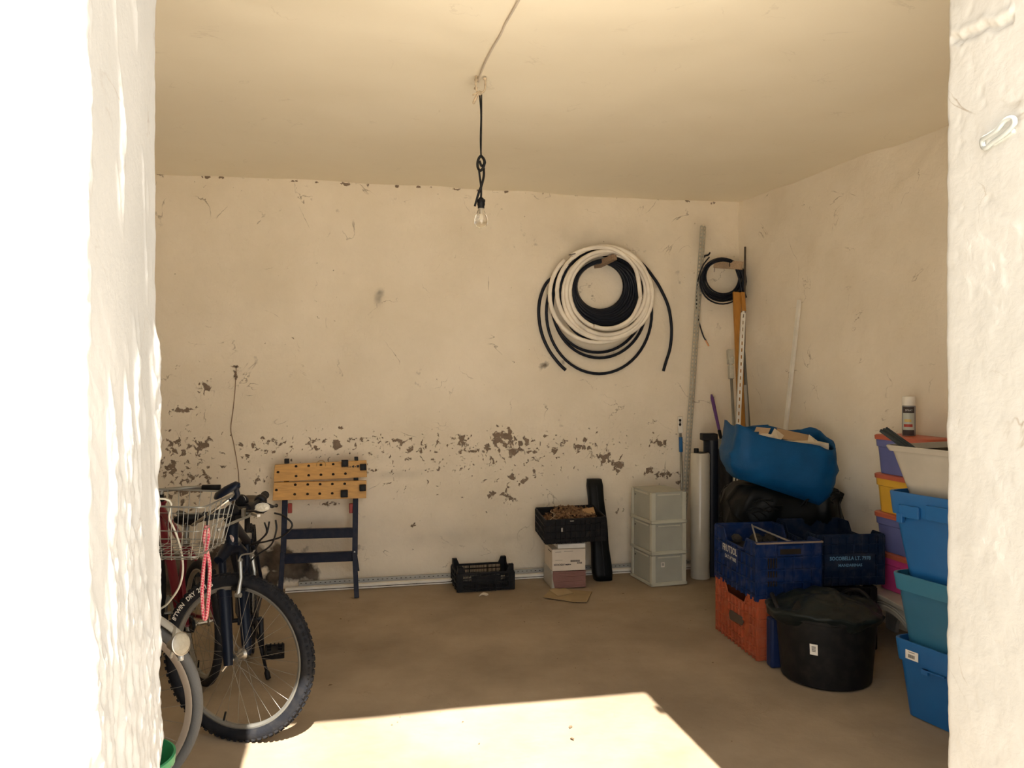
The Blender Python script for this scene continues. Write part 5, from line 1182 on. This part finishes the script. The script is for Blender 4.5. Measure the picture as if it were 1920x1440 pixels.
for sg in (-1, 1): obj('grip', MB().tube([hs+ax3*(sg*.245)+d3*.10+ZU*.024, hs+ax3*(sg*.26)+d3*.21+ZU*.015], .0155, 10), M_black, c_root, True, True)
# mudguard: u up, v = ax x u ; leading end towards +X
lead_s = 1 if (pt3(.9, 1)-chub).x > 0 else -1
mb = MB(); gr_ = .352; vs = []; n_ = 26
for k in range(n_+1):
    an = lead_s*(0.90-k/n_*2.4)
    for j in range(5): h = -.026+.013*j; rr_ = gr_-(.008 if j in (0, 4) else 0); vs.append(pt3(an, rr_, h))
    for j in range(5): h = .024-.012*j; rr_ = gr_-.003-(.008 if j in (0, 4) else 0); vs.append(pt3(an, rr_, h))
mb.loft([vs[i*10:(i+1)*10] for i in range(n_+1)]); obj('front_mudguard', mb, mat('light_grey_guard', (.50, .50, .46), .4, .2), c_root, True, True, auto=40)
mb = MB()
for sg in (-1, 1): mb.tube([chub+ax3*(sg*.055), pt3(lead_s*.55, .352, sg*.028)], .0022, 5); mb.tube([chub+ax3*(sg*.055), pt3(-lead_s*1.1, .352, sg*.028)], .0022, 5)
pieces('mudguard_stay', mb, M_chrome, c_root, True)
hl = P(339, 1207, 2.50); ln = V((.86, -.45, .22)).normalized()
hlo = obj('headlamp', MB().lathe(hl, ln, [(0, -.055), (.012, -.052), (.026, -.02), (.036, 0), (.036, .004), (.0335, .005)], 24), M_chrome, c_root, True, True, auto=40)
obj('lamp_lens', MB().lathe(hl, ln, [(.0335, .003), (.028, .008), (.015, .011), (0, .012)], 24), M_lens, hlo, True, True)
mb = MB(); mb.tube([hl-ln*.03, hl-ln*.03-ZU*.04+V((-.01, 0, 0)), pt3(lead_s*.75, .353, 0)], .005, 7); mb.lathe(hl-ZU*.043+ln*.0, ZU, [(0, -.01), (.009, -.008), (.009, .008), (0, .01)], 10); obj('lamp_bracket', mb, M_bikewh, hlo, True, True)
# basket
bx0, bx1, by0, by1 = -1.30, -.955, 2.47, 2.80; bz0, bz1 = .835, 1.005
def bpt(u, v, t):  # u,v 0..1, t 0 bottom 1 top
    k = .80+.20*t; cx_, cy_ = (bx0+bx1)/2, (by0+by1)/2
    return V((cx_+(bx1-bx0)*(u-.5)*k, cy_+(by1-by0)*(v-.5)*k, bz0+(bz1-bz0)*t+.012*(1-u)*t))
def loop(t): return crv([bpt(u, v, t) for u, v in ((.08, 0), (.5, 0), (.92, 0), (1, .08), (1, .5), (1, .92), (.92, 1), (.5, 1), (.08, 1), (0, .92), (0, .5), (0, .08))], 3, True)
mb = MB(); mb.tube(loop(1.0), .0032, 6, True); bsk = obj('basket_rim', mb, M_alu, c_root, True, True)
mb = MB(); mb.tube(loop(.55), .0018, 5, True); mb.tube(loop(.06), .0026, 5, True)
for k in range(9):
    t = (k+.5)/9; mb.tube(crv([bpt(t, 0, 1), bpt(t, 0, .12), bpt(t, .06, 0), bpt(t, .5, 0), bpt(t, .94, 0), bpt(t, 1, .12), bpt(t, 1, 1)], 3), .0013, 5)
for k in range(7):
    t = (k+.5)/7; mb.tube(crv([bpt(0, t, 1), bpt(0, t, .12), bpt(.06, t, 0), bpt(.5, t, 0), bpt(.94, t, 0), bpt(1, t, .12), bpt(1, t, 1)], 3), .0013, 5)
obj('basket_wires', mb, M_alu, bsk, True, True)
mb = MB(); mb.frame(bpt(0.05, .5, .3), X_, Y_, ZU, .03, .08, .10); mb.tube([bpt(.02, .5, .4), hs], .010, 8); mb.tube([bpt(.1, .5, 0), S3(.5)], .006, 6); obj('basket_mount', mb, M_black, bsk, True)
# mirror on a stalk
mb = MB(); mb.tube([P(360, 985, 2.72), P(388, 966, 2.70), P(434, 933, 2.66)], .0048, 8); stk = obj('mirror_stalk', mb, M_chrome, c_root, True, True)
mb = MB(); rings = []
m0, m1 = P(404, 934, 2.66), P(449, 910, 2.62); md = (m1-m0); mn = V((.42, .2, -.88)).normalized(); mu = md.normalized(); mw = mu.cross(mn)
for k_, h in ((.0, -.004), (.9, -.004), (1, .0), (1, .006), (.8, .016), (.0, .02)):
    rings.append([m0.lerp(m1, .5)+mu*(md.length/2*k_*math.cos(q))+mw*(.032*k_*math.sin(q))+V((.25, .1, -.6)).normalized()*-h for q in [2*PI*j/24 for j in range(24)]])
mb.loft(rings); mb.tube(crv([P(430, 938, 2.66), P(440, 934, 2.66), P(445, 927, 2.65), P(443, 918, 2.64), P(446, 911, 2.63)], 5), [.006]*6+[.009]*15, 8); obj('mirror_shell', mb, M_bkblue, stk, True, True, auto=50)
mb = MB(); mb.tube(crv([hs+ax3*.18, P(290, 935, 2.60), P(318, 975, 2.64), P(335, 1015, 2.68), P(343, 1060, 2.72), P(338, 1095, 2.74), P(322, 1122, 2.76), P(300, 1142, 2.78), P(240, 1165, 2.78)], 7), .0036, 7); obj('brake_cable', mb, mat('pale_cable', (.62, .60, .52), .5), c_root, True, True)
# bungee hanging from the basket
mb = MB(); yb = by1-.29
hk0 = P(386, 972, 2.63)
mb.tube(crv([P(387, 985, 2.63), P(383, 1010, 2.63), P(386, 1030, 2.63), P(382, 1060, 2.63), P(379, 1110, 2.63), P(381, 1150, 2.63), P(384, 1161, 2.63), P(388, 1150, 2.63), P(392, 1105, 2.63), P(393, 1060, 2.63), P(388, 1030, 2.63), P(391, 1010, 2.63), P(389, 985, 2.63)], 7), .0063, 8)
bgn = tag(obj('bungee_cord', mb, M_bungee, smooth=True), 'pink and white bungee cord hanging in a loop from the wire basket', 'cord')
mb = MB(); mb.tube(crv([P(388, 988, 2.63), P(388, 968, 2.64), P(383, 960, 2.65), P(379, 967, 2.65)], 5), .0025, 6); obj('hook', mb, M_black, bgn, True, True, label='black wire hook')
